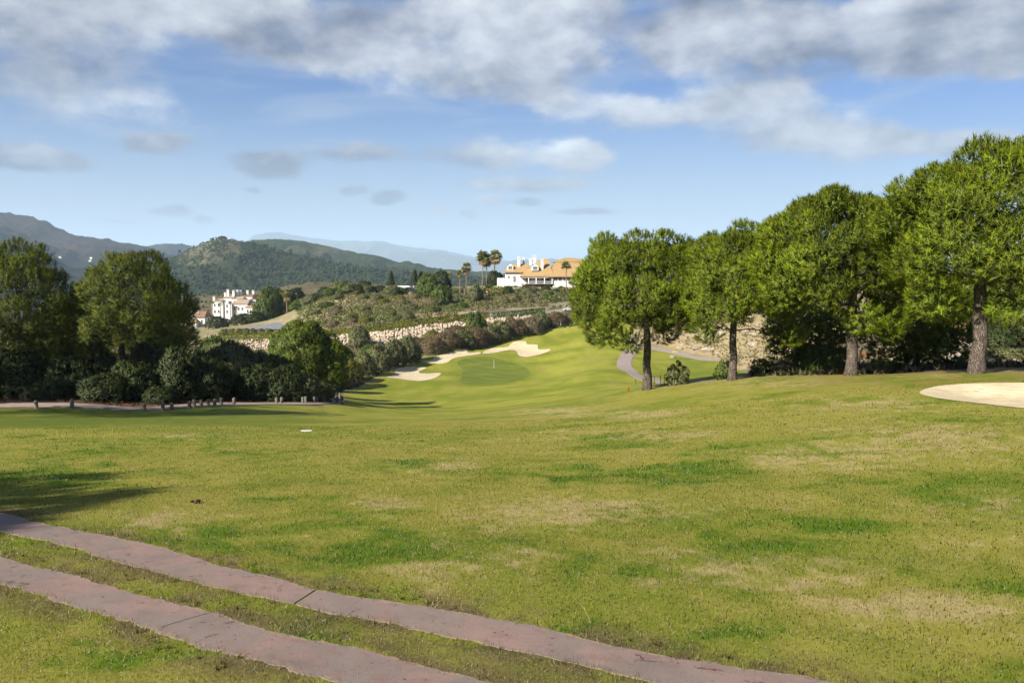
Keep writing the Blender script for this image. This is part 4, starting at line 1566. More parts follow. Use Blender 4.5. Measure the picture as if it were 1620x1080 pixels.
# pines outside the frame on the left: their shade lies across the lawn and the path
for i, (x, y, hgt, rr) in enumerate(((-18.4, .4, 9.4, 2.9), (-22.6, 3.0, 9.4, 3.0), (-17.6, -2.6, 10.0, 2.9), (-17.6, -.7, 9.8, 3.2), (-29.5, 30.5, 13.0, 3.6), (-33.5, 36.5, 12.0, 4.2), (-46.0, 42.0, 14.0, 4.8), (-54.0, 50.0, 14.0, 5.0))):
    z = h1(x, y)
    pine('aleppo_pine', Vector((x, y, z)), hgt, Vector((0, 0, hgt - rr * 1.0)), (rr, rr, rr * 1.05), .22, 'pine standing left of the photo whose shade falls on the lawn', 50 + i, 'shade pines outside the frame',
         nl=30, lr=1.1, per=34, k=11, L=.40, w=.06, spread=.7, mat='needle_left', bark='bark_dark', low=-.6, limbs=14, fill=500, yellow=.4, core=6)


# ---- bushes: a few meshes, many individuals
def bush_mesh(name, seed, nl=16, lr=.37, per=60, k=9, L=.14, w=.045, spread=.9, flat=.8, tint=.2, low=-.2, yellow=.3, fill=120):
    me, _ = crown_mesh(name, (1, 1, flat), nl, lr, per, k, L, w, spread, seed, tint, low, fill, 0.0, yellow, .35, None, .6, .74)
    return me


BUSH = {}
for kind, mat in (('olive', 'leaf_olive'), ('green', 'leaf_green'), ('yellow', 'leaf_yellow'), ('dark', 'leaf_dark'), ('brown', 'leaf_brown'), ('grey', 'leaf_grey')):
    vs = []
    for v in range(3):
        me = bush_mesh(kind + '_bush', 200 + v * 7 + len(BUSH) * 31, nl=20 + v * 4, per=44, spread=1.0 if kind in ('brown', 'grey') else .85,
                       w=.026 if kind in ('brown', 'grey') else .05, L=.2 if kind in ('brown', 'grey', 'olive') else .15, k=10)
        me.materials.append(M[mat])
        vs.append(me)
    BUSH[kind] = vs
for kind, mat in (('sparse_olive', 'leaf_olive'), ('sparse_dark', 'leaf_green')):
    vs = []
    for v in range(3):
        me = bush_mesh(kind + '_bush', 700 + v, nl=26, lr=.24, per=16, k=7, L=.16, w=.06, spread=.9, flat=.95, low=-.6, fill=40)
        me.materials.append(M[mat])
        vs.append(me)
    BUSH[kind] = vs
stem_b = MB()
for k_ in range(5):
    a = k_ * 1.256
    stem_b.tube(bend((0.05 * math.cos(a), .05 * math.sin(a), -.3), (.45 * math.cos(a + .4), .45 * math.sin(a + .4), .75), .12, 4), [.05, .045, .035, .025, .012], 5, cap=False)
STEM = bpy.data.meshes.new('stems')
STEM.from_pydata(stem_b.v, [], stem_b.f)
STEM.materials.append(M['bark_dark'])
BR = np.random.default_rng(99)


def bush(pos, rx, hz, kind, label, group=None, parts=True, cat='bush', name=None):
    """pos = ground point, rx = half width, hz = height"""
    root = empty(name or (kind.replace('sparse_', '') + '_bush'), pos, BR.uniform(0, 6.28))
    tag(root, label, cat, group)
    me = BUSH[kind][int(BR.integers(0, 3))]
    s = hz / 1.35
    link_mesh('crown', me, None, root, (0, 0, hz - s * 1.02), 0, (rx / 1.02, rx / 1.02 * BR.uniform(.85, 1.1), s))
    if parts:
        link_mesh('stems', STEM, None, root, (0, 0, 0), 0, (rx, rx, hz * .6))
    return root


def bush_px(px, py_b, Y, wpx, hpx, kind, label, group=None, parts=True, cat='bush', name=None):
    g = ground_at(px, Y)
    s = Y / FPX
    top = at(px, py_b - hpx, Y).z
    h = max(top - g.z, hpx * s * .5)
    return bush(g, wpx * s / 2, h, kind, label, group, parts, cat, name)


# undergrowth between the left pines and the shaded path
under = [(-60, 632, 54, 130, 90, 'dark'), (15, 632, 55.5, 120, 84, 'dark'), (66, 634, 53.0, 62, 34, 'dark'), (112, 634, 55.5, 80, 74, 'dark'), (160, 636, 54.0, 74, 46, 'dark'), (212, 640, 56.5, 95, 70, 'dark'), (250, 640, 54.5, 50, 30, 'dark'), (282, 640, 57.5, 80, 92, 'dark'),
         (316, 640, 58.5, 85, 78, 'dark'), (352, 638, 63, 100, 100, 'olive'), (405, 640, 62, 85, 66, 'dark'), (446, 640, 62, 66, 62, 'dark'), (478, 640, 63.5, 56, 52, 'olive'), (502, 638, 66, 46, 34, 'olive'),
         (130, 600, 60, 90, 70, 'olive'), (60, 600, 62, 90, 80, 'dark'), (235, 600, 64, 90, 60, 'olive'), (385, 620, 68, 80, 70, 'olive'), (430, 622, 70, 70, 60, 'green')]
KN = {'sparse_olive': 'thin grey green', 'dark': 'dark evergreen', 'green': 'leafy green', 'olive': 'grey green olive', 'grey': 'grey twiggy', 'yellow': 'yellow green', 'brown': 'brown heathy'}
under.sort(key=lambda u: u[0])
for i, (px, py, Y, w, h, kd) in enumerate(under):
    bush_px(px, py, Y, w, h, kd, '%s bush in the shaded undergrowth behind the posts, %s from the left' % (KN[kd], ORD[i]), 'undergrowth behind the wooden posts')

# bright tree in front of the left riprap wall
base = ground_at(474, 82.0)
cc, rad = crown_from_px(428, 528, 506, 612, 82.0, base)
pine('pine_tree', base, cc.z + rad[2], cc, rad, .2, 'bright green round pine in front of the pale stone wall', 61, None, nl=48, lr=1.0, per=70, k=14, L=.36, w=.06, spread=.8, mat='leaf_green', bark='bark_dark', low=-.85,
     cone=.2, yellow=.8, fill=600)
lower_tree(514, 93.0, (492, 548, 530, 615), 'dark pine touching the right side of the bright round pine', 62, nl=34, per=60, k=14, L=.36, w=.05, low=-.8, yellow=.3)
for (px, py, Y, w, h, kd, lab) in (
        (412, 598, 100, 60, 34, 'yellow', 'yellow green shrub left of the bright round pine'), (378, 590, 108, 46, 26, 'green', 'green shrub among the bushes below the left stone wall'),
        (440, 612, 92, 50, 26, 'olive', 'olive shrub at the left foot of the bright round pine'), (520, 612, 100, 40, 42, 'dark', 'dark shrub at the right foot of the bright round pine'),
        (345, 600, 105, 70, 60, 'olive', 'tall grey green olive tree left of the pale stone wall'), (335, 560, 135, 46, 34, 'green', 'leafy green tree beside the dark left pine'),
        (500, 556, 175, 34, 30, 'green', 'green shrub right of the bright round pine top'), (568, 543, 182, 32, 28, 'olive', 'round olive shrub in front of the long stone wall'),
        (753, 526, 186, 40, 36, 'green', 'bright green shrub growing over the long stone wall'), (640, 552, 180, 26, 16, 'olive', 'small olive shrub below the long stone wall'),
        (684, 543, 180, 22, 22, 'yellow', 'small straw coloured shrub below the long stone wall'), (700, 478, 226, 32, 30, 'green', 'round green pine shrub alone on the hillside'),
        (752, 470, 232, 26, 20, 'olive', 'round grey green shrub on the hillside below the palms'), (680, 470, 240, 36, 38, 'green', 'tall dense green tree on the hill crest left of the palms'),
        (700, 455, 246, 30, 28, 'dark', 'dark tree on the hill crest next to the tall dense one'), (783, 448, 266, 26, 20, 'dark', 'dark rounded tree at the left end of the clubhouse')):
    bush_px(px, py, Y, w, h, kd, lab)

row = [(534, 616, 112, 52, 46, 'olive'), (530, 592, 120, 62, 44, 'yellow'), (566, 604, 128, 46, 38, 'yellow'), (588, 596, 136, 46, 40, 'olive'), (612, 582, 144, 50, 40, 'olive'), (636, 574, 151, 48, 38, 'olive'),
       (658, 567, 158, 42, 36, 'olive'), (560, 585, 140, 46, 34, 'green'), (600, 575, 155, 46, 30, 'green'), (545, 606, 118, 40, 26, 'olive')]
row.sort(key=lambda u: u[0])
for i, (px, py, Y, w, h, kd) in enumerate(row):
    bush_px(px - 13, py, Y, w * .85, h, kd, '%s bush on the left edge of the far fairway, %s from the left' % (KN[kd], ORD[i]), 'bushes along the left edge of the fairway')
row = [(684, 556, 168, 40, 24, 'brown'), (706, 550, 173, 46, 28, 'brown'), (730, 546, 177, 46, 24, 'olive'), (752, 541, 180, 44, 26, 'brown'), (775, 538, 183, 34, 24, 'olive'), (792, 533, 186, 36, 26, 'olive'),
       (815, 527, 190, 42, 24, 'brown'), (838, 521, 193, 42, 22, 'grey'), (856, 518, 196, 24, 24, 'olive'), (876, 512, 200, 36, 20, 'brown'), (898, 507, 204, 34, 16, 'grey'), (918, 503, 208, 34, 18, 'brown'), (720, 538, 186, 40, 24, 'brown'), (768, 528, 192, 40, 18, 'grey'), (660, 552, 176, 40, 20, 'brown')]
row.sort(key=lambda u: u[0])
for i, (px, py, Y, w, h, kd) in enumerate(row):
    bush_px(px, py, Y, w, h, kd, '%s bush below the riprap wall above the bunkers, %s from the left' % (KN[kd], ORD[i]), 'bushes between the stone wall and the bunkers')

# shrubs at the far side of the brow
for (px, py, Y, w, h, kd, lab) in (
        (1074, 606, 43.5, 40, 36, 'sparse_olive', 'blue green leafy shrub right of the first stone pine'), (1148, 600, 42.5, 34, 34, 'sparse_dark', 'dark shrub at the foot of the second stone pine'),
        (1208, 598, 43.0, 36, 36, 'sparse_dark', 'dark shrub right of the second stone pine'), (1243, 598, 42.0, 44, 30, 'sparse_olive', 'olive shrub in front of the dark bushy pine'),
        (1305, 597, 41.0, 62, 52, 'green', 'leafy green shrub just left of the third trunk'), (1395, 594, 40.0, 50, 26, 'sparse_dark', 'low dark shrub just right of the third trunk'),
        (1600, 590, 45.0, 60, 40, 'olive', 'grey green shrub on the rocky bank at the right edge'), (1585, 570, 52.0, 70, 60, 'dark', 'dark shrub on the rocky bank right of the tallest trunk'),
        (1520, 592, 40.0, 40, 14, 'green', 'low green shrub left of the tallest trunk'), (1640, 560, 55, 80, 90, 'olive', 'tall grey shrub cut off by the right edge')):
    bush_px(px, py, Y, w, h, kd, lab)

# hillside scrub below the clubhouse
n_s = 0
while n_s < 95:
    px = BR.uniform(495, 905)
    py = BR.uniform(459, 530)
    g = hit(px, py, 150)
    if g.y < 196 or g.y > 252:
        continue
    if 206 < g.y < 224 and px > 740:
        continue
    kd = ['olive', 'olive', 'green', 'yellow', 'grey', 'grey', 'sparse_olive'][int(BR.integers(0, 7))]
    rx = BR.uniform(.7, 1.9)
    bush(g, rx, rx * BR.uniform(.8, 1.2), kd, 'low %s scrub bush on the hillside below the clubhouse' % KN[kd], KN[kd] + ' scrub bushes on the clubhouse hillside', parts=False)
    n_s += 1
for i in range(26):
    px = 470 + i * 6.6 + BR.uniform(-3, 3)
    g = ground_at(px, 249 + BR.uniform(-4, 3))
    kd = ['green', 'olive', 'dark'][int(BR.integers(0, 3))]
    rx = BR.uniform(1.4, 2.6)
    bush(g, rx, rx * BR.uniform(1.0, 1.5), kd, '%s bush on the crest of the hill left of the palms' % KN[kd], KN[kd] + ' bushes on the hill crest', parts=False)
for i in range(22):
    px = BR.uniform(775, 905)
    g = ground_at(px, BR.uniform(240, 251))
    kd = ['green', 'yellow', 'dark', 'olive'][int(BR.integers(0, 4))]
    rx = BR.uniform(.8, 1.5)
    bush(g, rx, rx * 1.3, kd, '%s garden shrub on the terrace below the clubhouse' % KN[kd], KN[kd] + ' garden shrubs below the clubhouse', parts=False)
# trees and shrubs round the white flats
i = 0
for (px, py, Y, w, h, kd) in ((345, 516, 262, 34, 17, 'dark'), (385, 514, 262, 36, 18, 'dark'), (404, 512, 262, 30, 20, 'dark'), (425, 506, 268, 40, 52, 'green'), (452, 506, 272, 34, 48, 'yellow'), (468, 504, 276, 44, 50, 'dark'),
                              (440, 500, 282, 40, 46, 'dark'), (300, 495, 310, 20, 24, 'dark'), (480, 505, 262, 30, 22, 'green')):
    bush_px(px, py, Y, w, h, kd, '%s tree in front of the white flats, %s from the left' % (KN[kd], ORD[sorted([345, 385, 404, 425, 452, 468, 440, 300, 480]).index(px)]), 'trees round the white flats', cat='tree', name='garden_tree')
for i in range(7):
    px = 356 + i * 11.5
    bush_px(px, 534, 203, 15, 15, 'olive', 'round clipped olive above the left stone wall, %s from the left' % ORD[i], 'clipped olives above the left stone wall')


# loose ground cover on the hillside and on the near banks
def ground_cover(name, n, region, size, cols, label, seed, k=6, spread=.9):
    rg = np.random.default_rng(seed)
    pts = []
    while len(pts) < n:
        m = region(rg, 4000)
        pts += list(m)
    p = np.array(pts[:n])
    z = H(p[:, 0], p[:, 1])
    c = np.stack([p[:, 0], p[:, 1], z], 1)
    ci = rg.integers(0, len(cols), n)
    patchy = fbm(p[:, 0] * .12, p[:, 1] * .12, 4, seed)
    ci = np.clip((patchy * 2.0 - .5) * len(cols) + rg.normal(0, .8, n), 0, len(cols) - 1).astype(int)
    t = np.array(cols)[ci] * rg.uniform(.7, 1.3, (n, 1))
    co, tr, cl, nm = needles(c, np.tile(np.array([[0, 0, 1.0]]), (n, 1)), k, size, size * .28, spread, rg, t, .7)
    o = link_mesh(name, np_mesh(name, co, tr, col=cl, normals=nm), M['scrub'])
    tag(o, label, 'scrub', kind='stuff')


def reg_hill(rg, n):
    Y = rg.uniform(188, 262, n)
    px = rg.uniform(470, 935, n)
    x = (px - 810) / FPX * Y
    ok = Y > 193 + (700 - px) * -.02
    road = (px > 740) & (Y > 201 + (px - 740) * .047) & (Y < 209 + (px - 740) * .06)
    ok &= ~road
    return np.stack([x, Y], 1)[ok]


def reg_low(rg, n):
    Y = rg.uniform(118, 195, n)
    px = rg.uniform(330, 900, n)
    x = (px - 810) / FPX * Y
    z = H(x, Y)
    a, b = project(x, Y, z)
    ok = poly_sdf(a, b, FAIRWAY_PX) > 2
    ok &= (px < 560) | (Y > 118)
    return np.stack([x, Y], 1)[ok]


def reg_dry(rg, n):
    Y = rg.uniform(115, 215, n)
    px = rg.uniform(1010, 1350, n)
    x = (px - 810) / FPX * Y
    z = H(x, Y)
    a, b = project(x, Y, z)
    ok = (poly_sdf(a, b, DRY_PX) < -6)
    return np.stack([x, Y], 1)[ok]


def reg_right(rg, n):
    Y = rg.uniform(36, 80, n)
    px = rg.uniform(1190, 1750, n)
    ok = Y > 44.5 - (px - 1025) / 523 * 13.0
    x = (px - 810) / FPX * Y
    return np.stack([x, Y], 1)[ok]


def reg_left(rg, n):
    Y = rg.uniform(49, 80, n)
    px = rg.uniform(-120, 540, n)
    ok = Y > 51.5 + np.clip(px - 222, 0, 400) * .045
    x = (px - 810) / FPX * Y
    return np.stack([x, Y], 1)[ok]


GR = (.13, .145, .055)
ground_cover('scrub', 15000, reg_hill, .75, [(.36, .30, .17), (.31, .29, .14), (.27, .28, .10), (.22, .26, .075), (.17, .22, .06)], 'low patchy scrub covering the hillside below the clubhouse', 71)
ground_cover('scrub', 8000, reg_low, .65, [(.25, .18, .11), (.22, .19, .10), (.18, .19, .07), (.15, .19, .05)], 'low scrub on the slope under the stone walls', 72)
ground_cover('scrub', 2600, reg_dry, .5, [(.46, .37, .19), (.38, .32, .14), (.29, .27, .11)], 'dry tussocks on the tan slope behind the first two stone pines', 73)
ground_cover('scrub', 3500, reg_right, .35, [(.19, .15, .08), (.14, .13, .06), (.09, .11, .04)], 'weeds and dry grass on the rocky bank behind the stone pines', 74, k=8)
ground_cover('leaf_litter', 3500, reg_left, .22, [(.13, .06, .035), (.10, .055, .03), (.07, .07, .03)], 'reddish litter and weeds under the left pines', 75, k=6)

# ------------------------------------------------------------------ stones
def stone_mesh(seed, sub=1):
    bm = bmesh.new()
    bmesh.ops.create_icosphere(bm, subdivisions=sub, radius=1.0)
    rg = np.random.default_rng(seed)
    for v in bm.verts:
        s = 1 + rg.normal(0, .13)
        v.co = Vector((v.co.x * s, v.co.y * s * .9, v.co.z * s * .78))
    me = bpy.data.meshes.new('stone')
    bm.to_mesh(me)
    bm.free()
    return me


def stones_joined(name, pts, sizes, mat, parent, seed):
    rg = np.random.default_rng(seed)
    base = [stone_mesh(seed * 10 + i, 2) for i in range(5)]
    data = []
    for me in base:
        co = np.empty(len(me.vertices) * 3)
        me.vertices.foreach_get('co', co)
        tr = np.empty(len(me.polygons) * 3, np.int32)
        me.loops.foreach_get('vertex_index', tr)
        data.append((co.reshape(-1, 3), tr.reshape(-1, 3)))
    co, tr, cl, b = [], [], [], 0
    for p, s in zip(pts, sizes):
        c, t = data[int(rg.integers(0, 5))]
        m = np.array(Matrix.Rotation(rg.uniform(0, 6.28), 3, Vector(rg.normal(0, 1, 3)).normalized()))
        v = (c @ m.T) * (np.array([s, s, s]) * rg.uniform(.75, 1.25, 3)) + np.array(p)
        co.append(v)
        tr.append(t + b)
        b += len(v)
        k = rg.uniform(.72, 1.18)
        tone = np.array([k, k * rg.uniform(.94, 1.0), k * rg.uniform(.85, 1.0)])
        cl.append(np.tile(tone, (len(v), 1)))
    for me in base:
        bpy.data.meshes.remove(me)
    me = np_mesh(name, np.concatenate(co), np.concatenate(tr), col=np.concatenate(cl))
    o = link_mesh(name, me, mat, parent)
    o['kind'] = 'stuff'
    return o


def tinted(name, col, rough=.9):
    m, t, b = new_mat(name)
    geo = t.n('ShaderNodeNewGeometry')
    vc = t.n('ShaderNodeVertexColor', layer_name='tint')
    n = t.noise(geo.outputs['Position'], 3.0, 5, .65)
    c = t.mix(1.0, col, vc.outputs[0], 'MULTIPLY')
    t.link(t.mix(t.ramp(n, .35, .7), tuple(x * .75 for x in col), c), b.inputs['Base Color'])
    b.inputs['Roughness'].default_value = rough
    b.inputs['Specular IOR Level'].default_value = .1
    return m


M['riprap'] = tinted('riprap_limestone', (0.42, 0.36, 0.28))


def riprap(label, base_px, top_px, seed, size=.42):
    """retaining wall of piled boulders between a foot line and a top line, both (px, Y, lift)"""
    root = empty('retaining_wall', ground_at(base_px[0][0], base_px[0][1]))
    tag(root, label, 'stone wall', 'riprap walls below the clubhouse hill')
    rg = np.random.default_rng(seed)
    A = [at(p, q, Y) for p, q, Y in base_px]
    B = [at(p, q, Y) for p, q, Y in top_px]
    n = len(A)
    pts, sizes = [], []
    L = sum((A[i + 1] - A[i]).length for i in range(n - 1))
    nx = int(L / (size * 1.15))
    for i in range(nx + 1):
        s = i / nx * (n - 1)
        k = min(int(s), n - 2)
        a, b = A[k].lerp(A[k + 1], s - k), B[k].lerp(B[k + 1], s - k)
        nz = max(int((b - a).length / (size * 1.0)), 2)
        for j in range(nz + 1):
            p = a.lerp(b, (j + (.5 if i % 2 else 0)) / nz if j < nz else 1.0) + Vector(rg.normal(0, size * .26, 3))
            pts.append(p - root.location)
            sizes.append(size * rg.uniform(.42, .95))
    stones_joined('stones', pts, sizes, M['riprap'], root, seed)
    # earth core behind the stones
    mb = MB()
    for i in range(n - 1):
        q = [A[i], A[i + 1], B[i + 1], B[i]]
        back = Vector((0, 1.5, 0))
        off = Vector((0, .25, 0))
        v = [x + off - root.location for x in q] + [x + back + off - root.location for x in q]
        mb.add(v, [(0, 1, 2, 3), (7, 6, 5, 4), (3, 2, 6, 7), (0, 4, 5, 1)])
    mb.build('core', M['earth'], root)
    return root


riprap('pale boulder wall under the hedge, left of the bright round pine', [(352, 560, 190), (380, 560, 190), (410, 560, 190), (440, 560, 190), (470, 558, 190)],
       [(352, 540, 193), (380, 538, 193), (410, 538, 193), (440, 538, 193), (470, 536, 193)], 301, .46)
riprap('long pale boulder wall under the hedge in the middle of the photo', [(515, 549, 184), (560, 547, 185), (610, 546, 186), (660, 538, 189), (705, 531, 191), (750, 525, 194), (775, 522, 196)],
       [(515, 533, 190), (560, 530, 191), (610, 525, 192), (660, 517, 195), (705, 512, 197), (750, 507, 200), (775, 505, 202)], 302, .52)
riprap('short pale boulder wall below the road, nearest the clubhouse', [(778, 520, 196), (810, 516, 199), (840, 510, 202), (870, 505, 206)],
       [(778, 505, 202), (810, 501, 205), (840, 498, 207), (870, 495, 209.5)], 303, .48)

# hedges on top of the walls
def hedge(label, line, w, h, seed, mat='leaf_yellow', hang=1.1):
    pts = [Vector((at(p, 500, Y).x, Y, at(p, q, Y).z)) for p, q, Y in line]
    root = empty('hedge', pts[0])
    tag(root, label, 'hedge', 'clipped hedges on top of the stone walls')
    rg = np.random.default_rng(seed)
    s = np.array(smooth_open([tuple(p) for p in pts], 12))
    Ls = np.concatenate([[0], np.cumsum(np.linalg.norm(np.diff(s, axis=0), axis=1))])
    n = int(Ls[-1] * 130)
    t = rg.uniform(0, Ls[-1], n)
    c = np.stack([np.interp(t, Ls, s[:, k]) for k in range(3)], 1)
    an = rg.uniform(-.6, math.pi + .6, n)
    lump = .8 + .5 * fbm(t * .35, t * 0, 3, seed)
    dirv = np.stack([rg.normal(0, .2, n), -np.cos(an), np.sin(an)], 1)
    c[:, 1] -= .7
    c[:, 2] += .35
    p = c + dirv * np.stack([lump * 0, lump * w, lump * h], 1)
    drop = fbm(t * .5, t * 0 + 3, 3, seed + 3)
    p[:, 2] -= np.where(dirv[:, 1] < -.3, hang * drop * rg.uniform(0, 1.5, n), 0)
    ax = unit(dirv + np.array([0, -.2, .4]))
    tint = (rg.uniform(1.0, 1.7, n) * (.75 + .5 * fbm(t * .2, t * 0 + 9, 3, seed + 7)))[:, None] * np.ones((1, 3))
    co, tr, cl, nm = needles(p - np.array(pts[0]), ax, 5, .30, .11, .9, rg, tint, .6)
    link_mesh('foliage', np_mesh('foliage', co, tr, col=cl, normals=nm), M[mat], root)
    mb = MB()
    mb.tube([Vector(v) - pts[0] for v in s[::4]] + [Vector(s[-1]) - pts[0]], min(w, h) * .3, 8)
    mb.build('branches', M['bark_dark'], root)


hedge('yellow green hedge along the top of the left boulder wall', [(345, 535, 194), (380, 534, 194), (410, 534, 194), (440, 533, 194), (475, 531, 194)], .5, .75, 311)
hedge('long yellow green hedge along the top of the middle boulder wall', [(478, 531, 194), (530, 530, 192), (570, 526, 192.5), (610, 521, 193.5), (660, 513, 196), (705, 508, 198), (745, 504, 201), (775, 502, 203)], .5, .85, 312)
hedge('green hedge between the road and the short boulder wall', [(778, 502, 203.2), (810, 499, 205.5), (840, 496, 207.5), (862, 494, 209)], .5, .7, 313, 'leaf_green')

# stone parapet along the road
pr = MB()
pp = [ground_at(p, y) for p, y in ((725, 206.5), (760, 208), (800, 212), (840, 214.5), (866, 216.5))]
for a, b in zip(pp[:-1], pp[1:]):
    d = Vector((0, .35, 0))
    v = [a, b, b + d, a + d]
    v = [q - Vector((0, 0, .4)) for q in v] + [q + Vector((0, 0, 1.0)) for q in v]
    pr.add(v, [(0, 1, 5, 4), (1, 2, 6, 5), (2, 3, 7, 6), (3, 0, 4, 7), (4, 5, 6, 7)])
tag(pr.build('parapet_wall', M['stone']), 'low tan parapet wall along the road under the clubhouse', 'wall')
pr = MB()
pp = [ground_at(p, y) for p, y in ((868, 219.5), (905, 222), (950, 225), (1000, 228))]
for a, b in zip(pp[:-1], pp[1:]):
    d = Vector((0, .35, 0))
    v = [a, b, b + d, a + d]
    v = [q - Vector((0, 0, .4)) for q in v] + [q + Vector((0, 0, 1.1)) for q in v]
    pr.add(v, [(0, 1, 5, 4), (1, 2, 6, 5), (2, 3, 7, 6), (3, 0, 4, 7), (4, 5, 6, 7)])
tag(pr.build('parapet_wall', M['stone']), 'low tan parapet wall on the uphill side of the road by the stone pine', 'wall')

# loose rocks: tan slope, right bank, hillside
ROCKS = [stone_mesh(900 + i, 2) for i in range(6)]
for me in ROCKS:
    me.name = 'rock'
    me.materials.append(M['stone'])
RK = np.random.default_rng(77)


def rocks(n, region, size, label, group):
    k = 0
    while k < n:
        px, Y = region()
        g = ground_at(px, Y)
        s = RK.uniform(*size)
        o = link_mesh('rock', ROCKS[int(RK.integers(0, 6))], None, None, g + Vector((0, 0, s * .15)), RK.uniform(0, 6.28), (s * RK.uniform(.8, 1.5), s, s * RK.uniform(.5, .9)))
        tag(o, label, 'rock', group)
        k += 1


rocks(34, lambda: (RK.uniform(1060, 1235), RK.uniform(150, 190)), (.35, 1.0), 'pale rock lying on the tan slope behind the stone pines', 'rocks on the tan slope')
rocks(60, lambda: (RK.uniform(1480, 1625), RK.uniform(43, 56)), (.14, .42), 'pale broken rock on the bank behind the tallest stone pine', 'rocks on the right bank')
rocks(26, lambda: (RK.uniform(1220, 1480), RK.uniform(46, 60)), (.12, .32), 'shaded rock on the bank among the dark pines', 'rocks in the shade of the pines')
rocks(30, lambda: (RK.uniform(560, 830), RK.uniform(198, 212)), (.3, .8), 'pale rock showing in the scrub above the boulder walls', 'rocks on the clubhouse hillside')

# ------------------------------------------------------------------ palms
def fan_palm(name, base, height, crown_r, label, seed, group=None, skirt=True, trunk_r=.2, lean=(0, 0), nf=30, mat='palm'):
    root = empty(name, base)
    tag(root, label, 'palm tree', group)
    rg = np.random.default_rng(seed)
    top = Vector((lean[0], lean[1], height))
    mb = MB()
    pts = [Vector((0, 0, -.4)).lerp(top, t) + Vector((math.sin(t * 3) * .06, 0, 0)) for t in np.linspace(0, 1, 7)]
    mb.tube(pts, [trunk_r * (1.35 if i == 0 else 1.0 - .05 * i) for i in range(7)], 8)
    mb.build('trunk', M['bark_palm'], root, smooth=True)

    def fronds(n, elo, ehi, rlen, mt, nm):
        co, tr, cl = [], [], []
        b = 0
        for i in range(n):
            a = rg.uniform(0, 6.28)
            e = rg.uniform(elo, ehi)
            d = np.array([math.cos(a) * math.cos(e), math.sin(a) * math.cos(e), math.sin(e)])
            side = np.array([-math.sin(a), math.cos(a), 0])
            up = np.cross(d, side)
            st = np.array(top) + d * rlen * .35
            tone = rg.uniform(.7, 1.25)
            # petiole
            co += [np.array(top) - side * .03, np.array(top) + side * .03, st + side * .02, st - side * .02]
            tr += [(b, b + 1, b + 2), (b, b + 2, b + 3)]
            cl += [[tone] * 3] * 4
            b += 4
            for s in np.linspace(-1.25, 1.25, 11):      # the fan's fingers, tips drooping
                dd = d * math.cos(s) + side * math.sin(s)
                ln = rlen * .65 * (1 - .18 * abs(s)) * rg.uniform(.85, 1.1)
                mid = st + dd * ln * .6
                tip = st + dd * ln - np.array([0, 0, .22 * ln * rg.uniform(.5, 1.5)])
                ww = .075 * rlen
                pr_ = np.cross(dd, up)
                co += [st, mid - pr_ * ww, tip, mid + pr_ * ww]
                tr += [(b, b + 1, b + 2), (b, b + 2, b + 3)]
                cl += [[tone] * 3] * 4
                b += 4
        me = np_mesh(nm, np.array(co), np.array(tr), col=np.array(cl))
        return link_mesh(nm, me, M[mt], root)
    fronds(nf, -.5, 1.35, crown_r, mat, 'crown')
    if skirt:
        fronds(int(nf * .8), -1.45, -.5, crown_r * 1.0, 'palm_dry', 'dead_fronds')
    return root


def palm_px(px, py_top, Y, crown_px, label, seed, group=None, **kw):
    g = ground_at(px, Y)
    top = at(px, py_top, Y)
    cr = crown_px * Y / FPX / 2
    return fan_palm('fan_palm', g, top.z - g.z - cr * .75, cr, label, seed, group, **kw)


palm_px(763, 396, 264, 27, 'tall fan palm, left one of the three in a clump by the clubhouse', 401, 'clump of tall palms by the clubhouse', lean=(.3, 0))
palm_px(770, 401, 266, 25, 'tall fan palm in the middle of the three palm clump', 402, 'clump of tall palms by the clubhouse')
palm_px(780, 395, 265, 27, 'tall fan palm, right one of the three in a clump by the clubhouse', 403, 'clump of tall palms by the clubhouse', lean=(.8, 0))
palm_px(738, 415, 250, 21, 'shorter fan palm standing alone left of the tall palm clump', 404)
palm_px(710, 429, 252, 13, 'small fan palm left of the short lone palm', 405)
palm_px(728, 428, 246, 13, 'low bushy fan palm at the foot of the short lone palm', 406)
palm_px(895, 413, 248, 20, 'thin fan palm in front of the clubhouse roof', 407, skirt=False)
for i, (px, py, Y, c) in enumerate(((772, 450, 243, 15), (784, 452, 242, 16), (762, 455, 238, 10), (803, 468, 232, 15), (815, 470, 230, 13), (878, 466, 230, 13), (868, 469, 228, 11), (735, 452, 240, 8))):
    palm_px(px, py, Y, c, 'low fan palm on the slope under the clubhouse, %s from the left' % ORD[sorted([772, 784, 762, 803, 815, 878, 868, 735]).index(px)], 410 + i, 'low palms on the slope', skirt=i % 2 == 0, nf=18, mat='palm' if i % 3 else 'leaf_yellow')
for i, (px, py) in enumerate(((338, 475), (350, 478), (356, 474), (366, 476), (376, 484), (402, 480))):
    palm_px(px, py, 280 - i, 9, 'fan palm before the white flats, %s from the left' % ORD[i], 430 + i, 'palms before the white flats', skirt=False, nf=18, trunk_r=.18)
palm_px(455, 462, 264, 17, 'big palm with a long skirt of dead brown fronds among the dark trees', 440)

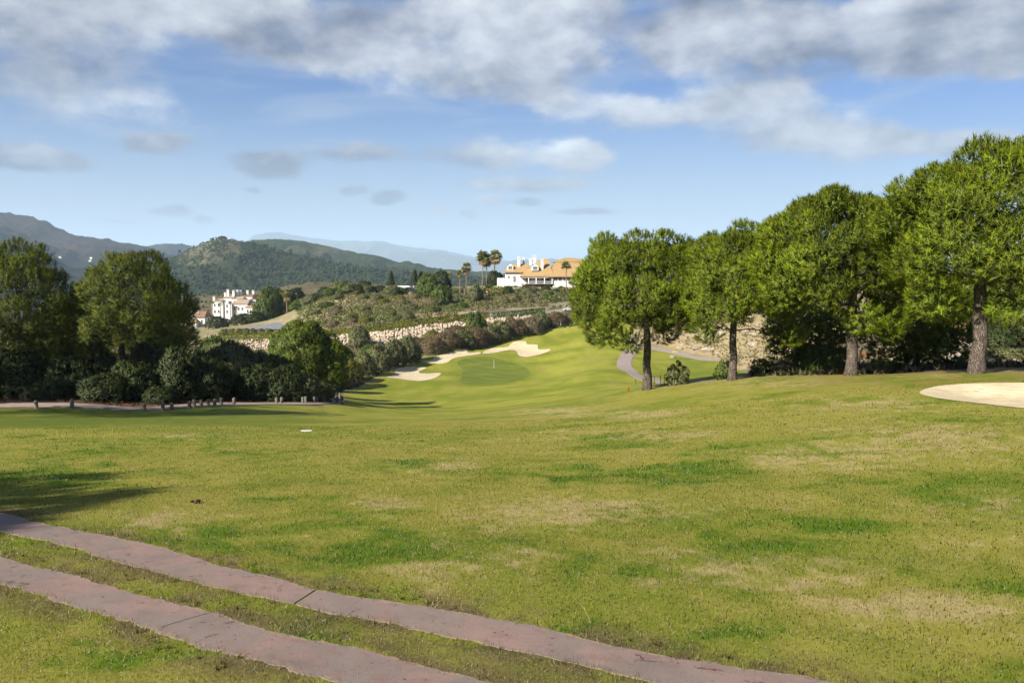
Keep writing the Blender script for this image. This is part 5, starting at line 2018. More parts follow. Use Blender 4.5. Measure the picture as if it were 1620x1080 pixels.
# ------------------------------------------------------------------ conifers on the crest
def conifer(px, Y, py_top, wpx, label, seed):
    g = ground_at(px, Y)
    h = at(px, py_top, Y).z - g.z
    root = empty('conifer', g)
    tag(root, label, 'conifer', 'dark conifers on the hill crest')
    rg = np.random.default_rng(seed)
    n = 520
    t = rg.uniform(.08, 1, n) ** .8
    r = (1 - t) * wpx * Y / FPX / 2 * rg.uniform(.45, 1.05, n)
    a = rg.uniform(0, 6.28, n)
    p = np.stack([r * np.cos(a), r * np.sin(a), t * h], 1)
    ax = unit(np.stack([np.cos(a), np.sin(a), np.full(n, .15)], 1))
    co, tr, cl, nm = needles(p, ax, 6, .55, .14, .5, rg, np.repeat(rg.uniform(.7, 1.2, (n, 1)), 3, 1), .6)
    link_mesh('crown', np_mesh('crown', co, tr, col=cl, normals=nm), M['leaf_dark'], root)
    mb = MB()
    mb.tube([(0, 0, -.3), (0, 0, h * .5), (0, 0, h * .97)], [.2, .12, .03], 7)
    mb.build('trunk', M['bark_dark'], root)


conifer(620, 262, 430, 17, 'dark pointed conifer alone above the car park', 501)
conifer(657, 262, 427, 19, 'dark pointed conifer in the middle of the hill crest', 502)
conifer(667, 264, 430, 16, 'dark pointed conifer just right of the middle one', 503)
conifer(686, 266, 434, 18, 'dark pointed conifer next to the tall dense tree', 504)
# umbrella pine on the hilltop
hp = at(352, 381, 1498)
root = empty('hilltop_tree', hp)
tag(root, 'tiny dark flat topped tree on the summit of the pointed hill', 'tree')
mb = MB()
for dx in (-5, 0, 4):
    mb.tube([(dx, 0, -2), (dx * .9, 0, 5)], [.6, .4], 6)
mb.build('trunk', M['bark_dark'], root)
cm, _ = crown_mesh('crown', (7, 5, 2.2), 14, 2.0, 40, 8, 1.4, .5, .8, 510)
link_mesh('crown', cm, M['leaf_dark'], root, (0, 0, 5))

# ------------------------------------------------------------------ buildings
def hip_roof(mb, x0, x1, y0, y1, z, rx0, rx1, rz, ry=None, th=.22):
    """hipped roof on an eave rectangle with a ridge rx0..rx1 at height rz, and an eave edge"""
    ry = (y0 + y1) / 2 if ry is None else ry
    v = [(x0, y0, z), (x1, y0, z), (x1, y1, z), (x0, y1, z), (rx0, ry, rz), (rx1, ry, rz)]
    b = [(a, c, z - th) for a, c in ((x0, y0), (x1, y0), (x1, y1), (x0, y1))]
    mb.add(v + b, [(0, 1, 5, 4), (1, 2, 5), (2, 3, 4, 5), (3, 0, 4), (6, 7, 1, 0), (7, 8, 2, 1), (8, 9, 3, 2), (9, 6, 0, 3), (9, 8, 7, 6)])
    return mb


def window(parent, x0, x1, z0, z1, y, mats=('white_paint', 'dark_glass'), bars=1, dep=.12, sill=True):
    """frame standing proud of the wall at y (facing -Y), panes set back in it"""
    f = MB()
    t = min(.12, (x1 - x0) * .12)
    f.box(x0, x1, y - dep, y - .002, z1 - t, z1)
    f.box(x0, x1, y - dep, y - .002, z0, z0 + t)
    f.box(x0, x0 + t, y - dep, y - .002, z0 + t, z1 - t)
    f.box(x1 - t, x1, y - dep, y - .002, z0 + t, z1 - t)
    for i in range(bars):
        xm = x0 + (x1 - x0) * (i + 1) / (bars + 1)
        f.box(xm - t * .4, xm + t * .4, y - dep, y - .002, z0 + t, z1 - t)
    w = f.build('window', M[mats[0]], parent)
    for i in range(bars + 1):
        a = x0 + (x1 - x0) * i / (bars + 1) + t * .5
        b = x0 + (x1 - x0) * (i + 1) / (bars + 1) - t * .5
        MB().box(a, b, y - dep * .45, y - .004, z0 + t, z1 - t).build('pane', M[mats[1]], w)
    return w


def chimney(parent, x, y, z0, z1, w, cap='flue'):
    c = MB().box(x - w / 2, x + w / 2, y - w / 2, y + w / 2, z0, z1).build('chimney', M['white'], parent)
    k = MB()
    k.box(x - w * .68, x + w * .68, y - w * .68, y + w * .68, z1 + .003, z1 + .16)
    for dx in (-.38, .38):
        for dy in (-.38, .38):
            k.box(x + dx * w - .06, x + dx * w + .06, y + dy * w - .06, y + dy * w + .06, z1 + .16, z1 + .42)
    k.box(x - w * .62, x + w * .62, y - w * .62, y + w * .62, z1 + .42, z1 + .56)
    k.build('chimney_cap', M['roof_red'] if cap == 'tile' else M['white'], c)
    return c


def clubhouse():
    Y0 = 258.0
    s = Y0 / FPX

    def X(px):
        return at(px, 440, Y0).x

    def Z(py):
        return at(830, py, Y0).z
    gz = Z(451.5)
    root = empty('clubhouse', (X(850), Y0 + 6, gz))
    tag(root, 'white clubhouse with orange tiled hip roofs and several chimneys on the hill', 'building')
    o = root.location

    class L(MB):
        def box(self, x0, x1, y0, y1, z0, z1):
            return MB.box(self, x0 - o.x, x1 - o.x, y0 - o.y, y1 - o.y, z0 - o.z, z1 - o.z)
    lx = lambda p: X(p) - o.x
    lz = lambda p: Z(p) - o.z
    ly = lambda y: y - o.y
    fl = -2.2
    # walls
    MB().box(lx(799), lx(832), ly(Y0 + 3.0), ly(Y0 + 11), fl, lz(430.6)).build('wall', M['white'], root)
    MB().box(lx(831), lx(876), ly(Y0 + 2.6), ly(Y0 + 14), fl, lz(437.2)).build('wall', M['white'], root)
    MB().box(lx(874.6), lx(940), ly(Y0), ly(Y0 + 14.5), fl, lz(437.2)).build('wall', M['white'], root)
    MB().box(lx(786), lx(798), ly(Y0 + 5), ly(Y0 + 9), fl, lz(440)).build('wall', M['white'], root)
    MB().box(lx(880), lx(935), ly(Y0 + 8), ly(Y0 + 16), lz(425), lz(413.5)).build('wall', M['roof_red'], root)
    # roofs
    MB_ = MB()
    r1 = hip_roof(MB(), lx(797), lx(836), ly(Y0 + 2.3), ly(Y0 + 12), lz(430), lx(808), lx(838), lz(417.5)).build('roof', M['roof'], root)
    r2 = hip_roof(MB(), lx(822), lx(876.5), ly(Y0 - .8), ly(Y0 + 15), lz(436.6), lx(858), lx(868), lz(408.5)).build('roof', M['roof'], root)
    r3 = hip_roof(MB(), lx(866), lx(946), ly(Y0 - 1.1), ly(Y0 + 16), lz(436.9), lx(881), lx(928), lz(412.5)).build('roof', M['roof'], root)
    r4 = hip_roof(MB(), lx(877), lx(938), ly(Y0 + 6.5), ly(Y0 + 18), lz(413.3), lx(898), lx(912), lz(406.5)).build('roof', M['roof'], root)
    # dormers with white gabled faces
    for (pa, pb, pt, pp_, pe, yy) in ((802, 812, 416.5, 418.8, 427.5, Y0 + 3.4), (841, 852, 417.0, 419.5, 428.0, Y0 + .8)):
        d = MB()
        xa, xb, xm = lx(pa), lx(pb), (lx(pa) + lx(pb)) / 2
        y0, y1 = ly(yy), ly(yy + 4.2)
        za, zb, zc = lz(pe), lz(pp_ + 1.5), lz(pt)
        v = [(xa, y0, za), (xb, y0, za), (xb, y0, zb), (xm, y0, zc), (xa, y0, zb)]
        v2 = [(a, y1, c) for a, b, c in v]
        d.add(v + v2, [(0, 1, 2, 3, 4), (9, 8, 7, 6, 5), (1, 6, 7, 2), (0, 4, 9, 5)])
        dm = d.build('dormer', M['white'], root)
        rf = MB()
        e = .14
        rf.add([(xa - e, y0 - e, zb - .02), (xm, y0 - e, zc + .12), (xm, y1, zc + .12), (xa - e, y1, zb - .02), (xb + e, y0 - e, zb - .02), (xb + e, y1, zb - .02)], [(0, 1, 2, 3), (1, 4, 5, 2)])
        rf.build('dormer_roof', M['roof'], dm)
        window(dm, xa + (xb - xa) * .18, xb - (xb - xa) * .18, za + (zb - za) * .18, zb - (zb - za) * .02, y0, ('white_paint', 'grey_glass'), 1)
    # chimneys
    for (px, pt, pb, w, yy) in ((821, 408.5, 424, .95, Y0 + 6), (829, 409, 419, .75, Y0 + 8), (840, 411, 417, .8, Y0 + 9), (846.6, 405.5, 415, 1.1, Y0 + 9.5), (858, 412, 430, .8, Y0 + 2.4)):
        chimney(root, lx(px), ly(yy), lz(pb) - .6, lz(pt), w)
    # veranda: posts, beam, floor, dark openings behind
    MB().box(lx(824), lx(875), ly(Y0 - .6), ly(Y0 + 2.58), lz(449.4), lz(448.6)).build('veranda_floor', M['stone'], root)
    MB().box(lx(824.5), lx(874.4), ly(Y0 - .55), ly(Y0 - .2), lz(439.3), lz(437.8)).build('veranda_beam', M['white'], root)
    for px in (836.4, 848.4, 861.5, 873.6):
        MB().lathe([(.24, 0), (.24, .2), (.17, .24), (.17, lz(439.4) - lz(448.5) - .2), (.24, lz(439.4) - lz(448.5) - .16), (.24, lz(439.4) - lz(448.5))], (lx(px), ly(Y0 - .37), lz(448.5)), 10).build('column', M['white'], root, smooth=False)
    for i in range(3):
        xa, xb = lx((836.4, 848.4, 861.5)[i]) + .2, lx((848.4, 861.5, 873.6)[i]) - .2
        rl = MB()
        rl.box(xa, xb, ly(Y0 - .42), ly(Y0 - .34), lz(445.1), lz(444.7))
        n = 9
        for j in range(n):
            q = xa + (xb - xa) * (j + .5) / n
            rl.box(q - .03, q + .03, ly(Y0 - .41), ly(Y0 - .35), lz(448.5), lz(445.1))
        rl.build('railing', M['white_paint'], root)
    for (a, b, t_, b_) in ((832, 835.5, 438.4, 445), (838, 840, 438.4, 445), (857, 861, 438.2, 444.6), (864, 870.5, 438.2, 444.6), (850, 851.3, 439, 442)):
        window(root, lx(a), lx(b), lz(b_), lz(t_), ly(Y0 + 2.6), ('white_paint', 'dark_glass'), 1 if b - a > 3 else 0)
    for (a, b) in ((876, 881.8), (883.2, 888.8), (891.5, 895), (897, 902), (904, 909), (911, 916)):
        window(root, lx(a), lx(b), lz(444.2), lz(438.6), ly(Y0), ('white_paint', 'dark_glass'), 1)
    for (a, b, t_, b_) in ((811.5, 816, 437, 446), (803, 806, 436, 440)):
        window(root, lx(a), lx(b), lz(b_), lz(t_), ly(Y0 + 3.0), ('white_paint', 'grey_glass'), 1)
    MB().box(lx(818), lx(826), ly(Y0 + .2), ly(Y0 + .5), fl, lz(444.5)).build('garden_wall', M['white'], root)
    return root


clubhouse()
# terrace retaining wall and lawn edge in front of the clubhouse
tw = MB()
pp = [ground_at(p, y) for p, y in ((788, 252), (820, 252.5), (860, 253), (905, 253.5))]
for a, b in zip(pp[:-1], pp[1:]):
    d = Vector((0, .5, 0))
    v = [a, b, b + d, a + d]
    v = [q - Vector((0, 0, .6)) for q in v] + [q + Vector((0, 0, .7)) for q in v]
    tw.add(v, [(0, 1, 5, 4), (1, 2, 6, 5), (2, 3, 7, 6), (3, 0, 4, 7), (4, 5, 6, 7)])
tag(tw.build('terrace_wall', M['stone']), 'low stone terrace wall in front of the clubhouse veranda', 'wall')
for i, px in enumerate((797, 812.5)):
    g = ground_at(px, 254)
    root = empty('lamp_post', g)
    tag(root, 'thin white lamp post on the clubhouse terrace, %s' % ('left one' if i == 0 else 'right one'), 'lamp post', 'lamp posts on the clubhouse terrace')
    MB().tube([(0, 0, -.2), (0, 0, 2.9)], [.06, .04], 8).build('pole', M['white_paint'], root)
    MB().lathe([(.03, 0), (.16, .05), (.2, .2), (.16, .36), (.03, .42)], (0, 0, 2.9), 10).build('globe', M['white_paint'], root, smooth=True)


def flats():
    """stepped white apartment block down in the valley, with chimneys and tiled roofs"""
    Y0 = 292.0

    def X(px):
        return at(px, 490, Y0).x

    def Z(py):
        return at(360, py, Y0).z
    root = empty('apartment_block', (X(365), Y0, Z(512)))
    tag(root, 'stepped white apartment block with many chimneys down in the valley', 'building')
    o = root.location
    lx = lambda p: X(p) - o.x
    lz = lambda p: Z(p) - o.z
    fl = lz(520)
    blocks = [  # px0, px1, py eave, y front, y back, roof py, roof material
        (329, 346, 477, 4, 13, 473.5, 'roof_pale'), (343, 360, 472, 7, 17, 466.5, 'roof_pale'), (352, 366, 478, 2.5, 12, 474, None), (358, 376, 474, 6, 16, 469.5, 'roof_pale'),
        (366, 392, 481, 0, 11, 474.5, 'roof_pale'), (372, 386, 470, 10, 19, 466, 'roof_red'), (391, 402, 486, -2, 9, 480, 'roof'), (402, 414, 485, 2, 10, 482, None), (384, 398, 475, 9, 18, 471, 'roof_red')]
    for i, (a, b, e, y0, y1, rt, rm) in enumerate(blocks):
        MB().box(lx(a) + .011 * i, lx(b) - .013 * i, y0, y1, fl - .01 * i, lz(e)).build('wall', M['white_cool'] if i % 3 else M['white'], root)
        if rm:
            hip_roof(MB(), lx(a) - .25, lx(b) + .25, y0 - .3, y1 + .3, lz(e) + .13 + .004 * i, lx(a) + 1.0, lx(b) - 1.0, lz(rt), th=.12).build('roof', M[rm], root)
        else:
            MB().box(lx(a) - .1, lx(b) + .1, y0 - .1, y1 + .1, lz(e) + .003, lz(e) + .4).build('parapet', M['white'], root)
    # stair tower catching the sun
    MB().box(lx(364), lx(368.3), -1.2, 2.4, fl, lz(481)).build('tower', M['white'], root)
    for (px, pt, pb, y) in ((331.5, 472, 478, 5), (348, 461, 470, 9), (357, 462.5, 472, 9), (361.5, 462, 472, 10), (365, 462.5, 471, 11), (374, 462.5, 470, 13), (382, 463, 472, 14), (342, 466, 474, 10)):
        chimney(root, lx(px), y, lz(pb) - .8, lz(pt), .75, 'white')
    for (a, b, t_, b_, y) in ((332, 335, 481, 486, 4), (338, 341, 481, 486, 4), (332, 335, 491, 496, 4), (338, 341, 491, 496, 4), (354, 357, 482, 487, 2.5), (360, 363, 482, 487, 2.5), (354, 357, 491, 496, 2.5),
                          (370, 373, 486, 491, 0), (376, 379, 486, 491, 0), (382, 385, 486, 491, 0), (370, 373, 496, 501, 0), (376, 379, 496, 501, 0), (393, 396, 489, 494, -2), (398, 400.5, 489, 494, -2), (393, 396, 498, 502, -2)):
        window(root, lx(a), lx(b), lz(b_), lz(t_), y, ('white_paint', 'grey_glass'), 0, .1)
    # arched balcony opening at the right end
    ar = MB()
    xa, xb, zb, zt = lx(405.5), lx(410.5), lz(497), lz(490)
    n = 8
    pts = [(xa, zb), (xb, zb)] + [((xa + xb) / 2 + (xb - xa) / 2 * math.cos(math.pi * i / n), zt + (xb - xa) / 2 * math.sin(math.pi * i / n)) for i in range(n + 1)]
    v = [(p, 1.90, q) for p, q in pts] + [(p, 2.1, q) for p, q in pts]
    m = len(pts)
    ar.add(v, [tuple(range(m))] + [(i, (i + 1) % m, m + (i + 1) % m, m + i) for i in range(m)])
    ar.build('arched_opening', M['grey_glass'], root)
    MB().box(lx(403), lx(414), -.2, 1.86, lz(501), lz(500)).build('balcony', M['white'], root)
    # small lower house at the left
    r2 = empty('white_house', (X(325), Y0 - 8, Z(520)))
    tag(r2, 'small white house with red brown roofs left of the apartment block', 'house')
    o2 = r2.location
    mx = lambda p: X(p) - o2.x
    mz = lambda p: Z(p) - o2.z
    MB().box(mx(308), mx(328), 0, 7, mz(530), mz(494)).build('wall', M['white'], r2)
    MB().box(mx(324), mx(340), -2, 6, mz(530), mz(499)).build('wall', M['white'], r2)
    MB().box(mx(316), mx(332), -5, -.1, mz(530), mz(506)).build('wall', M['white'], r2)
    hip_roof(MB(), mx(307), mx(329), -.4, 7.4, mz(493.5), mx(314), mx(323), mz(489)).build('roof', M['roof_pale'], r2)
    hip_roof(MB(), mx(323.5), mx(341), -2.4, 6.4, mz(498.5), mx(328), mx(337), mz(491)).build('roof', M['roof_red'], r2)
    hip_roof(MB(), mx(315), mx(333), -5.4, -.05, mz(505.6), mx(320), mx(328), mz(501)).build('roof', M['roof'], r2)
    for (a, b, t_, b_, y) in ((311, 314, 498, 503, 0), (319, 322, 497, 501, 0), (334, 337, 503, 508, -2), (320, 323, 508, 513, -5)):
        window(r2, mx(a), mx(b), mz(b_), mz(t_), y, ('white_paint', 'grey_glass'), 0, .1)


flats()
# long flat building with a grey sheet roof
g = ground_at(415, 222)
root = empty('flat_roofed_building', g)
tag(root, 'low yellow walled building with a grey sloping sheet roof', 'building')
xa, xb = at(386, 520, 222).x - g.x, at(456, 520, 222).x - g.x
zt = at(415, 520.5, 222).z - g.z
MB().box(xa, xb, 0, 10, -2, zt).build('wall', M['yellow_wall'], root)
rf = MB()
zr = at(415, 511.0, 236).z - g.z
rf.add([(xa - .4, -.5, zt + .02), (xb + .4, -.5, zt + .05), (xb + 3.4, 14, zr), (xa + 5, 14, zr), (xa - .4, -.5, zt + .25), (xb + .4, -.5, zt + .28), (xb + 3.4, 14, zr + .22), (xa + 5, 14, zr + .22)],
       [(3, 2, 1, 0), (4, 5, 6, 7), (0, 1, 5, 4), (1, 2, 6, 5), (2, 3, 7, 6), (3, 0, 4, 7)])
rf.build('roof', M['grey_roof'], root)
MB().box(xa + 5.2, xb + 2.4, 10.02, 13.6, -2, zt + .5).build('wall', M['yellow_wall'], root)

# car park on the crest: white container, green tarp, cars, low white wall
g = ground_at(636, 252)
root = empty('white_container', g)
tag(root, 'small white container next to the green tarpaulin by the car park', 'container')
MB().box(-1.0, 1.1, 0, 2.4, -.3, 1.7).build('body', M['white_paint'], root, bevel=.05)
MB().box(-.7, .8, -.06, -.003, .1, 1.5).build('door', M['white_cool'], root)
g = ground_at(627.5, 251)
root = empty('tarpaulin_heap', g)
tag(root, 'bright green tarpaulin heap on the hill crest', 'tarpaulin')
tp = MB()
tp.lathe([(.75, -.3), (.72, .5), (.62, 1.2), (.4, 1.8), (.12, 2.15), (.02, 2.2)], (0, 0, 0), 9)
tp.build('cover', M['green_tarp'], root)
wl = MB()
pp = [ground_at(p, y) for p, y in ((612, 270), (640, 269), (662, 268))]
for a, b in zip(pp[:-1], pp[1:]):
    d = Vector((0, .3, 0))
    v = [a, b, b + d, a + d]
    v = [q - Vector((0, 0, .6)) for q in v] + [q + Vector((0, 0, 1.2)) for q in v]
    wl.add(v, [(0, 1, 5, 4), (1, 2, 6, 5), (2, 3, 7, 6), (3, 0, 4, 7), (4, 5, 6, 7)])
tag(wl.build('boundary_wall', M['white']), 'white boundary wall behind the car park', 'wall')
kb = MB()
pp = [ground_at(p, y) for p, y in ((606, 249.5), (640, 248.5), (672, 248))]
for a, b in zip(pp[:-1], pp[1:]):
    d = Vector((0, .4, 0))
    v = [a, b, b + d, a + d]
    v = [q - Vector((0, 0, .5)) for q in v] + [q + Vector((0, 0, .55)) for q in v]
    kb.add(v, [(0, 1, 5, 4), (1, 2, 6, 5), (2, 3, 7, 6), (3, 0, 4, 7), (4, 5, 6, 7)])
tag(kb.build('kerb_wall', M['stone']), 'low pale kerb wall in front of the parked cars', 'wall')


def car(pos, rz, col, label, group=None):
    root = empty('parked_car', pos, rz)
    tag(root, label, 'car', group)
    paint = simple('car_paint', col, .3, .05, spec=.5)
    prof = [(-2.1, .35), (-2.12, .75), (-1.95, .95), (-1.35, 1.0), (-.95, 1.42), (.55, 1.46), (1.15, 1.0), (1.95, .88), (2.12, .65), (2.1, .35)]
    v = [(x, -.86, z) for x, z in prof] + [(x, .86, z) for x, z in prof]
    n = len(prof)
    v = [(x, y * (.82 if z > 1.2 else 1), z) for x, y, z in v]
    MB().add(v, [tuple(range(n)), tuple(range(2 * n - 1, n - 1, -1))] + [(i, (i + 1) % n, n + (i + 1) % n, n + i) for i in range(n)]).build('body', paint, root, bevel=.04)
    for s in (-1, 1):
        w = MB()
        w.add([(-1.15, s * .86, 1.04), (.85, s * .86, 1.04), (.45, s * .735, 1.38), (-.85, s * .735, 1.38)], [(0, 1, 2, 3)])
        w.build('side_window', M['dark_glass'], root)
    MB().add([(1.12, -.72, 1.05), (1.12, .72, 1.05), (.62, .62, 1.44), (.62, -.62, 1.44)], [(0, 1, 2, 3)]).build('windscreen', M['grey_glass'], root, loc=(.03, 0, .02))
    for x in (-1.3, 1.3):
        for s in (-1, 1):
            wh = MB()
            wh.tube([(x, s * .90, .33), (x, s * .70, .33)], .33, 12)
            wh.build('wheel', M['tyre'], root)


for i, (px, Y, c, lab) in enumerate(((649, 255, (.05, .06, .08), 'dark car parked on the hill crest right of the white container'), (659, 256, (.40, .41, .42), 'silver car parked in the middle of the crest row'),
                                     (667, 255, (.06, .065, .07), 'black car parked nearest the tall dense tree'))):
    car(ground_at(px, Y) + Vector((0, 0, .05)), R(12 + 5 * i), c, lab, 'cars parked on the hill crest')
car(ground_at(903, 213.5) + Vector((0, 0, .14)), R(170), (.55, .57, .60), 'pale car on the road half hidden by the first stone pine')
# far houses on the mountain foot
for i, (px, py, Y) in enumerate(((61, 405, 2600), (66, 408.5, 2560), (101, 409, 2550), (140, 410, 2520), (144, 414, 2450))):
    p = at(px, py, Y)
    # settle on the mountain surface along the view ray
    d = pix_dir(px, py)
    best = None
    flat = LCO.reshape(-1, 3)
    m = (np.abs(flat[:, 0] - d.x / d.y * flat[:, 1]) < 12) & (flat[:, 1] < 3400)
    q = flat[m]
    zr = EYE + d.z / d.y * q[:, 1]
    k = np.argmin(np.abs(q[:, 2] - zr))
    p = Vector(q[k])
    root = empty('hillside_house', p)
    tag(root, 'tiny white house on the foot of the brown mountain, %s from the left' % ORD[i], 'house', 'houses at the foot of the mountain')
    MB().box(-4, 4, -4, 4, -6, 3.5).build('wall', M['white'], root)
    hip_roof(MB(), -4.5, 4.5, -4.5, 4.5, 3.6, -2, 2, 5.5).build('roof', M['roof_pale'], root)

# ------------------------------------------------------------------ small things on the course
# wooden posts along the shaded path
POST = MB().lathe([(.105, -.3), (.11, .0), (.108, .40), (.095, .47), (.06, .50)], (0, 0, 0), 12)
pm = bpy.data.meshes.new('wooden_post')
pm.from_pydata(POST.v, [], POST.f)
pm.materials.append(M['post'])
ring = MB().lathe([(.113, .385), (.118, .395), (.118, .425), (.113, .435)], (0, 0, 0), 12)
rm_ = bpy.data.meshes.new('band')
rm_.from_pydata(ring.v, [], ring.f)
rm_.materials.append(M['wire'])
posts = [(52, 46.8), (109, 47.3), (224, 47.6), (254, 48.6), (268, 49.0), (296, 50.4), (304, 50.9), (315, 51.4), (326, 52.0), (336, 52.6), (347, 53.2), (367, 54.2), (435, 58.0), (443, 58.5), (477, 60.2), (482, 60.8), (495, 62.0), (499.5, 62.8), (510.5, 64.5), (531.5, 68.0), (540, 74.0)]
for i, (px, Y) in enumerate(posts):
    g = ground_at(px, Y)
    o = link_mesh('wooden_post', pm, None, None, g, BR.uniform(0, 6), (1, 1, BR.uniform(.9, 1.12)))
    o.rotation_euler = (BR.normal(0, .04), BR.normal(0, .04), BR.uniform(0, 6))
    tag(o, 'short grey wooden post beside the shaded path, %s from the left' % ORD[i], 'post', 'wooden posts along the shaded path')
    c = link_mesh('band', rm_, None, o)
for i, (px, Y) in enumerate(((515, 88), (520, 85), (526, 82), (530, 80), (536, 77))):
    g = ground_at(px, Y)
    o = link_mesh('wooden_post', pm, None, None, g, 0, (1, 1, 1.25))
    tag(o, 'dark post on the far side of the path bend, %s from the left' % ORD[i], 'post', 'posts on the path bend')

# white tee plate, flagstick, white and red stakes
g = hit(485, 682)
root = empty('tee_plate', g, R(4))
tag(root, 'small white distance plate lying in the lawn', 'plate')
MB().box(-.17, .17, -.05, .05, -.02, .035).build('plate', M['white_paint'], root, bevel=.008)
g = hit(781.5, 582, 60)
root = empty('flagstick', g)
tag(root, 'white flagstick standing in the hole of the putting green', 'flagstick')
MB().tube([(0, 0, -.1), (0, 0, 1.75)], .035, 8).build('pole', M['white_paint'], root)
MB().lathe([(.09, .035), (.12, .05), (.12, .07), (.09, .08)], (0, 0, 0), 12).build('cup_rim', M['white_paint'], root)
fg = MB()
fg.add([(0.03, 0, 1.75), (.12, .10, 1.72), (.14, .16, 1.45), (.03, 0.01, 1.38)], [(0, 1, 2, 3)])
fg.build('flag', M['white_paint'], root)
g = ground_at(887, 198)
root = empty('white_stake', g)
tag(root, 'white stake at the top edge of the far fairway', 'stake')
MB().lathe([(.11, -.2), (.11, 1.35), (.02, 1.5)], (0, 0, 0), 8).build('stake', M['white_paint'], root)
g = hit(994, 619, 30)
root = empty('red_stake', g)
tag(root, 'small red stake on the lawn left of the first stone pine', 'stake')
MB().lathe([(.05, -.1), (.05, .20), (.045, .23)], (0, 0, 0), 8).build('stake', M['red_paint'], root)
# wire fence beside the first pine
root = empty('wire_fence', ground_at(1046, 45))
tag(root, 'low thin wire fence right of the first stone pine', 'fence')
o0 = root.location
fp = [ground_at(p, y) - o0 for p, y in ((1006, 45.6), (1018, 45.2), (1036, 44.9), (1046, 44.8), (1052, 44.7), (1060, 44.6), (1070, 44.4))]
for p in fp:
    MB().tube([p + Vector((0, 0, -.2)), p + Vector((0, 0, .62))], .018, 6).build('fence_post', M['wire'], root)
for hgt in (.2, .4, .58):
    MB().tube([p + Vector((0, 0, hgt)) for p in fp], .006, 4).build('wire', M['wire'], root)
# clump of soil on the lawn, dry stalk by the track
g = hit(307, 795)
root = empty('soil_clump', g)
tag(root, 'dark clod of soil on the lawn above the track', 'soil clump')
for i in range(7):
    me = ROCKS[i % 6].copy()
    me.materials.clear()
    me.materials.append(M['mole_soil'])
    link_mesh('clod', me, None, root, (BR.uniform(-.10, .10), BR.uniform(-.06, .06), .01), BR.uniform(0, 6), BR.uniform(.014, .03))
a, b = hit(936, 985), at(908, 945, hit(936, 985).y + .02)
root = empty('dry_stalk', a)
tag(root, 'single pale dry grass stalk beside the upper track strip', 'stalk')
MB().tube([Vector((0, 0, -.01)), (b - a) * .5 + Vector((.01, 0, .01)), b - a], [.0018, .0014, .0006], 5).build('stem', M['palm_dry'] if False else M['yellow_wall'], root)

# ------------------------------------------------------------------ grass: real blades on the near lawn
def grass():
    rg = np.random.default_rng(3)
    parts_p, wid, hei = [], [], []
    for (r0, r1, dens, w, h) in ((2.3, 4.6, 15000, .0036, .024), (4.6, 7.5, 8500, .0050, .026), (7.5, 12, 3600, .0075, .028), (12, 19, 1100, .012, .032), (19, 30, 260, .022, .036)):
        area = 0.5 * (1.30) * (r1 ** 2 - r0 ** 2)
        n = int(area * dens * .55)
        r = np.sqrt(rg.uniform(r0 ** 2, r1 ** 2, n))
        th = rg.uniform(-.65, .65, n)
        x, y = r * np.sin(th), r * np.cos(th)
        parts_p.append(np.stack([x, y], 1))
        wid.append(np.full(n, w))
        hei.append(np.full(n, h))
    p = np.concatenate(parts_p)
    wd = np.concatenate(wid)
    ht = np.concatenate(hei)
    # thin in the bare patches, thick in the lush ones
    dn = fbm(p[:, 0] * 2.3, p[:, 1] * 2.3, 4, 83)
    keep = rg.uniform(0, 1, len(p)) < .35 + 1.1 * dn
    d = np.full(len(p), 9.0)
    nr = np.hypot(p[:, 0], p[:, 1]) < 14
    for poly in STRIP_POLY:
        d[nr] = np.minimum(d[nr], poly_sdf(p[nr, 0], p[nr, 1], poly))
    keep &= d > rg.uniform(-.045, .04, len(p)) * (np.abs(d) < .06)
    bk = poly_sdf(p[:, 0], p[:, 1], BUNKERS[3])
    keep &= bk > .05
    p, wd, ht, d = p[keep], wd[keep], ht[keep], d[keep]
    n = len(p)
    z = H(p[:, 0], p[:, 1])
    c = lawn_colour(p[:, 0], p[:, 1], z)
    lush = sstep(.16, .06, c[:, 0])
    ht = ht * (0.7 + .75 * lush + .5 * fbm(p[:, 0] * 5, p[:, 1] * 5, 3, 87)) * rg.uniform(.6, 1.35, n) * (1 + .5 * sstep(.2, 0, d))
    c = c * rg.uniform(.55, 1.5, (n, 1))
    dry = rg.uniform(0, 1, n) < .10 + .22 * fbm(p[:, 0] * 1.3, p[:, 1] * 1.3, 3, 91)
    c[dry] = np.array([.50, .42, .24]) * rg.uniform(.6, 1.25, (dry.sum(), 1))
    b = np.stack([p[:, 0], p[:, 1], z - .002], 1)
    az = rg.uniform(0, 6.28, n)
    lean = rg.uniform(.1, 1.25, n)
    lean = np.where(dry, rg.uniform(.9, 1.5, n), lean)
    dr = np.stack([np.cos(az) * np.sin(lean), np.sin(az) * np.sin(lean), np.cos(lean)], 1)
    sa = az + rg.uniform(.8, 2.4, n)
    sd = np.stack([np.cos(sa), np.sin(sa), np.zeros(n)], 1)
    v0 = b - sd * wd[:, None] / 2
    v1 = b + sd * wd[:, None] / 2
    v2 = b + dr * ht[:, None]
    fn = unit(np.cross(v1 - v0, v2 - v0))
    fl = fn[:, 2:3] < 0
    v0, v1 = np.where(fl, v1, v0), np.where(fl, v0, v1)
    fn = np.where(fl, -fn, fn)
    nm = unit(fn * .35 + np.array([0, 0, 1.0]))
    co = np.stack([v0, v1, v2], 1).reshape(-1, 3)
    me = np_mesh('grass', co, np.arange(n * 3).reshape(-1, 3), col=np.repeat(c, 3, 0), normals=np.repeat(nm, 3, 0))
    o = link_mesh('grass', me, M['grass'])
    tag(o, 'short patchy grass of the near lawn', 'grass', kind='stuff')
    print('blades', n)


grass()


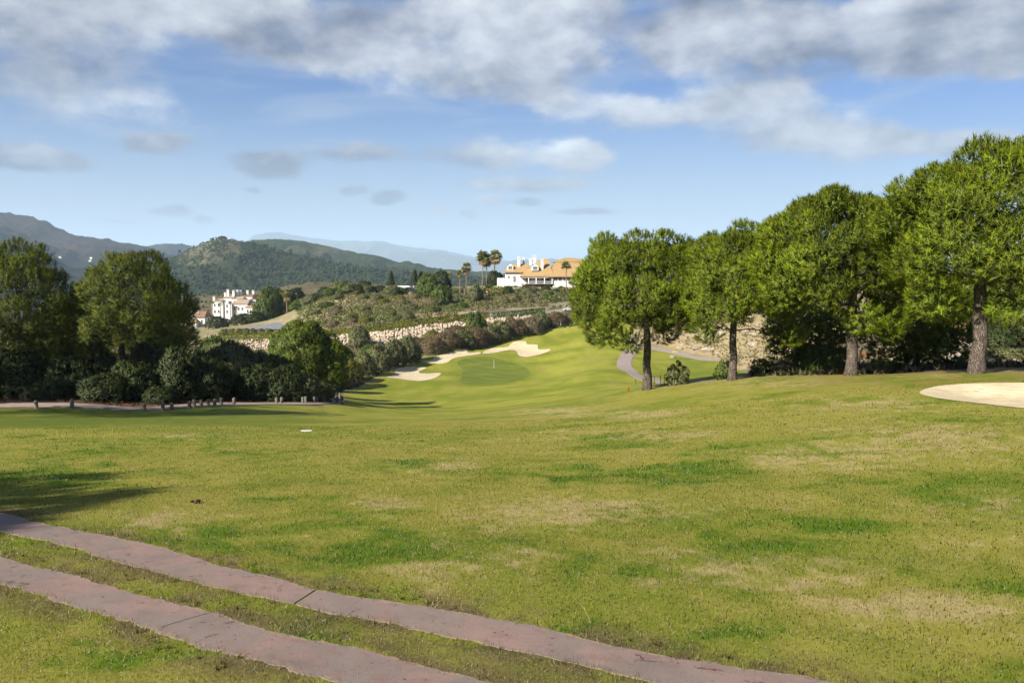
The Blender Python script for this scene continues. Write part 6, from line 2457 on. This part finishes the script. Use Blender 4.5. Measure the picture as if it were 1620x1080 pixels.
def lawn_weeds():
    """thicker clumps standing out of the turf"""
    rg = np.random.default_rng(19)
    n = 2200
    r = 2.6 + 6 * rg.uniform(0, 1, n) ** 1.4
    th = rg.uniform(-.65, .65, n)
    x, y = r * np.sin(th), r * np.cos(th)
    d = np.minimum(poly_sdf(x, y, STRIP_POLY[0]), poly_sdf(x, y, STRIP_POLY[1]))
    cl = fbm(x * 1.1, y * 1.1, 4, 97)
    ok = (d > .02) & (d < .2) & (cl > .5)
    x, y = x[ok], y[ok]
    n = len(x)
    z = H(x, y)
    c = lawn_colour(x, y, z)
    t = (c * .7 + np.array([.10, .15, .016]) * .3) * rg.uniform(.75, 1.3, (n, 1))
    br = rg.uniform(0, 1, n) < .22
    t[br] = np.array([.26, .20, .10]) * rg.uniform(.7, 1.3, (br.sum(), 1))
    co, tr, cl_, nm = needles(np.stack([x, y, z], 1), np.tile(np.array([[0, 0, 1.0]]), (n, 1)), 16, .045, .0055, .85, rg, t, .7)
    co[:, 2] = np.maximum(co[:, 2], np.repeat(z, 48) - .01)
    o = link_mesh('grass', np_mesh('grass', co, tr, col=cl_, normals=nm), M['grass'])
    tag(o, 'darker grass tufts and weeds standing out of the near lawn', 'grass', kind='stuff')


M['grit'] = tinted('concrete_crumbs', (0.20, 0.155, 0.135))


def track_grit():
    rg = np.random.default_rng(29)
    pts, sz = [], []
    for et, eb in STRIPS:
        for _ in range(130):
            i = int(rg.integers(0, len(et)))
            k = rg.beta(.6, .6)
            p = et[i] * (1 - k) + eb[i] * k + rg.normal(0, .02, 2)
            pts.append((p[0], p[1], h1(p[0], p[1]) + .007))
            sz.append(rg.uniform(.002, .0055))
    o = stones_joined('grit', pts, sz, M['grit'], None, 41)
    tag(o, 'loose grit and crumbs of concrete on the track strips', 'grit', kind='stuff')


lawn_weeds()
track_grit()

# ------------------------------------------------------------------ haze: even air over the whole landscape
hz = MB().box(-30000, 30000, -900, 26000, -73.5, 960)
haze = hz.build('haze', None)
tag(haze, 'thin pale haze in the air over the valley', 'haze', kind='stuff')
hm = bpy.data.materials.new('haze')
hm.use_nodes = True
ht_ = hm.node_tree
ht_.nodes.clear()
ho = ht_.nodes.new('ShaderNodeOutputMaterial')
hv = ht_.nodes.new('ShaderNodeVolumePrincipled')
hv.inputs['Color'].default_value = (0.56, 0.77, 1.0, 1)
hv.inputs['Density'].default_value = 0.000075
hv.inputs['Anisotropy'].default_value = 0.0
ht_.links.new(hv.outputs[0], ho.inputs['Volume'])
haze.data.materials.append(hm)
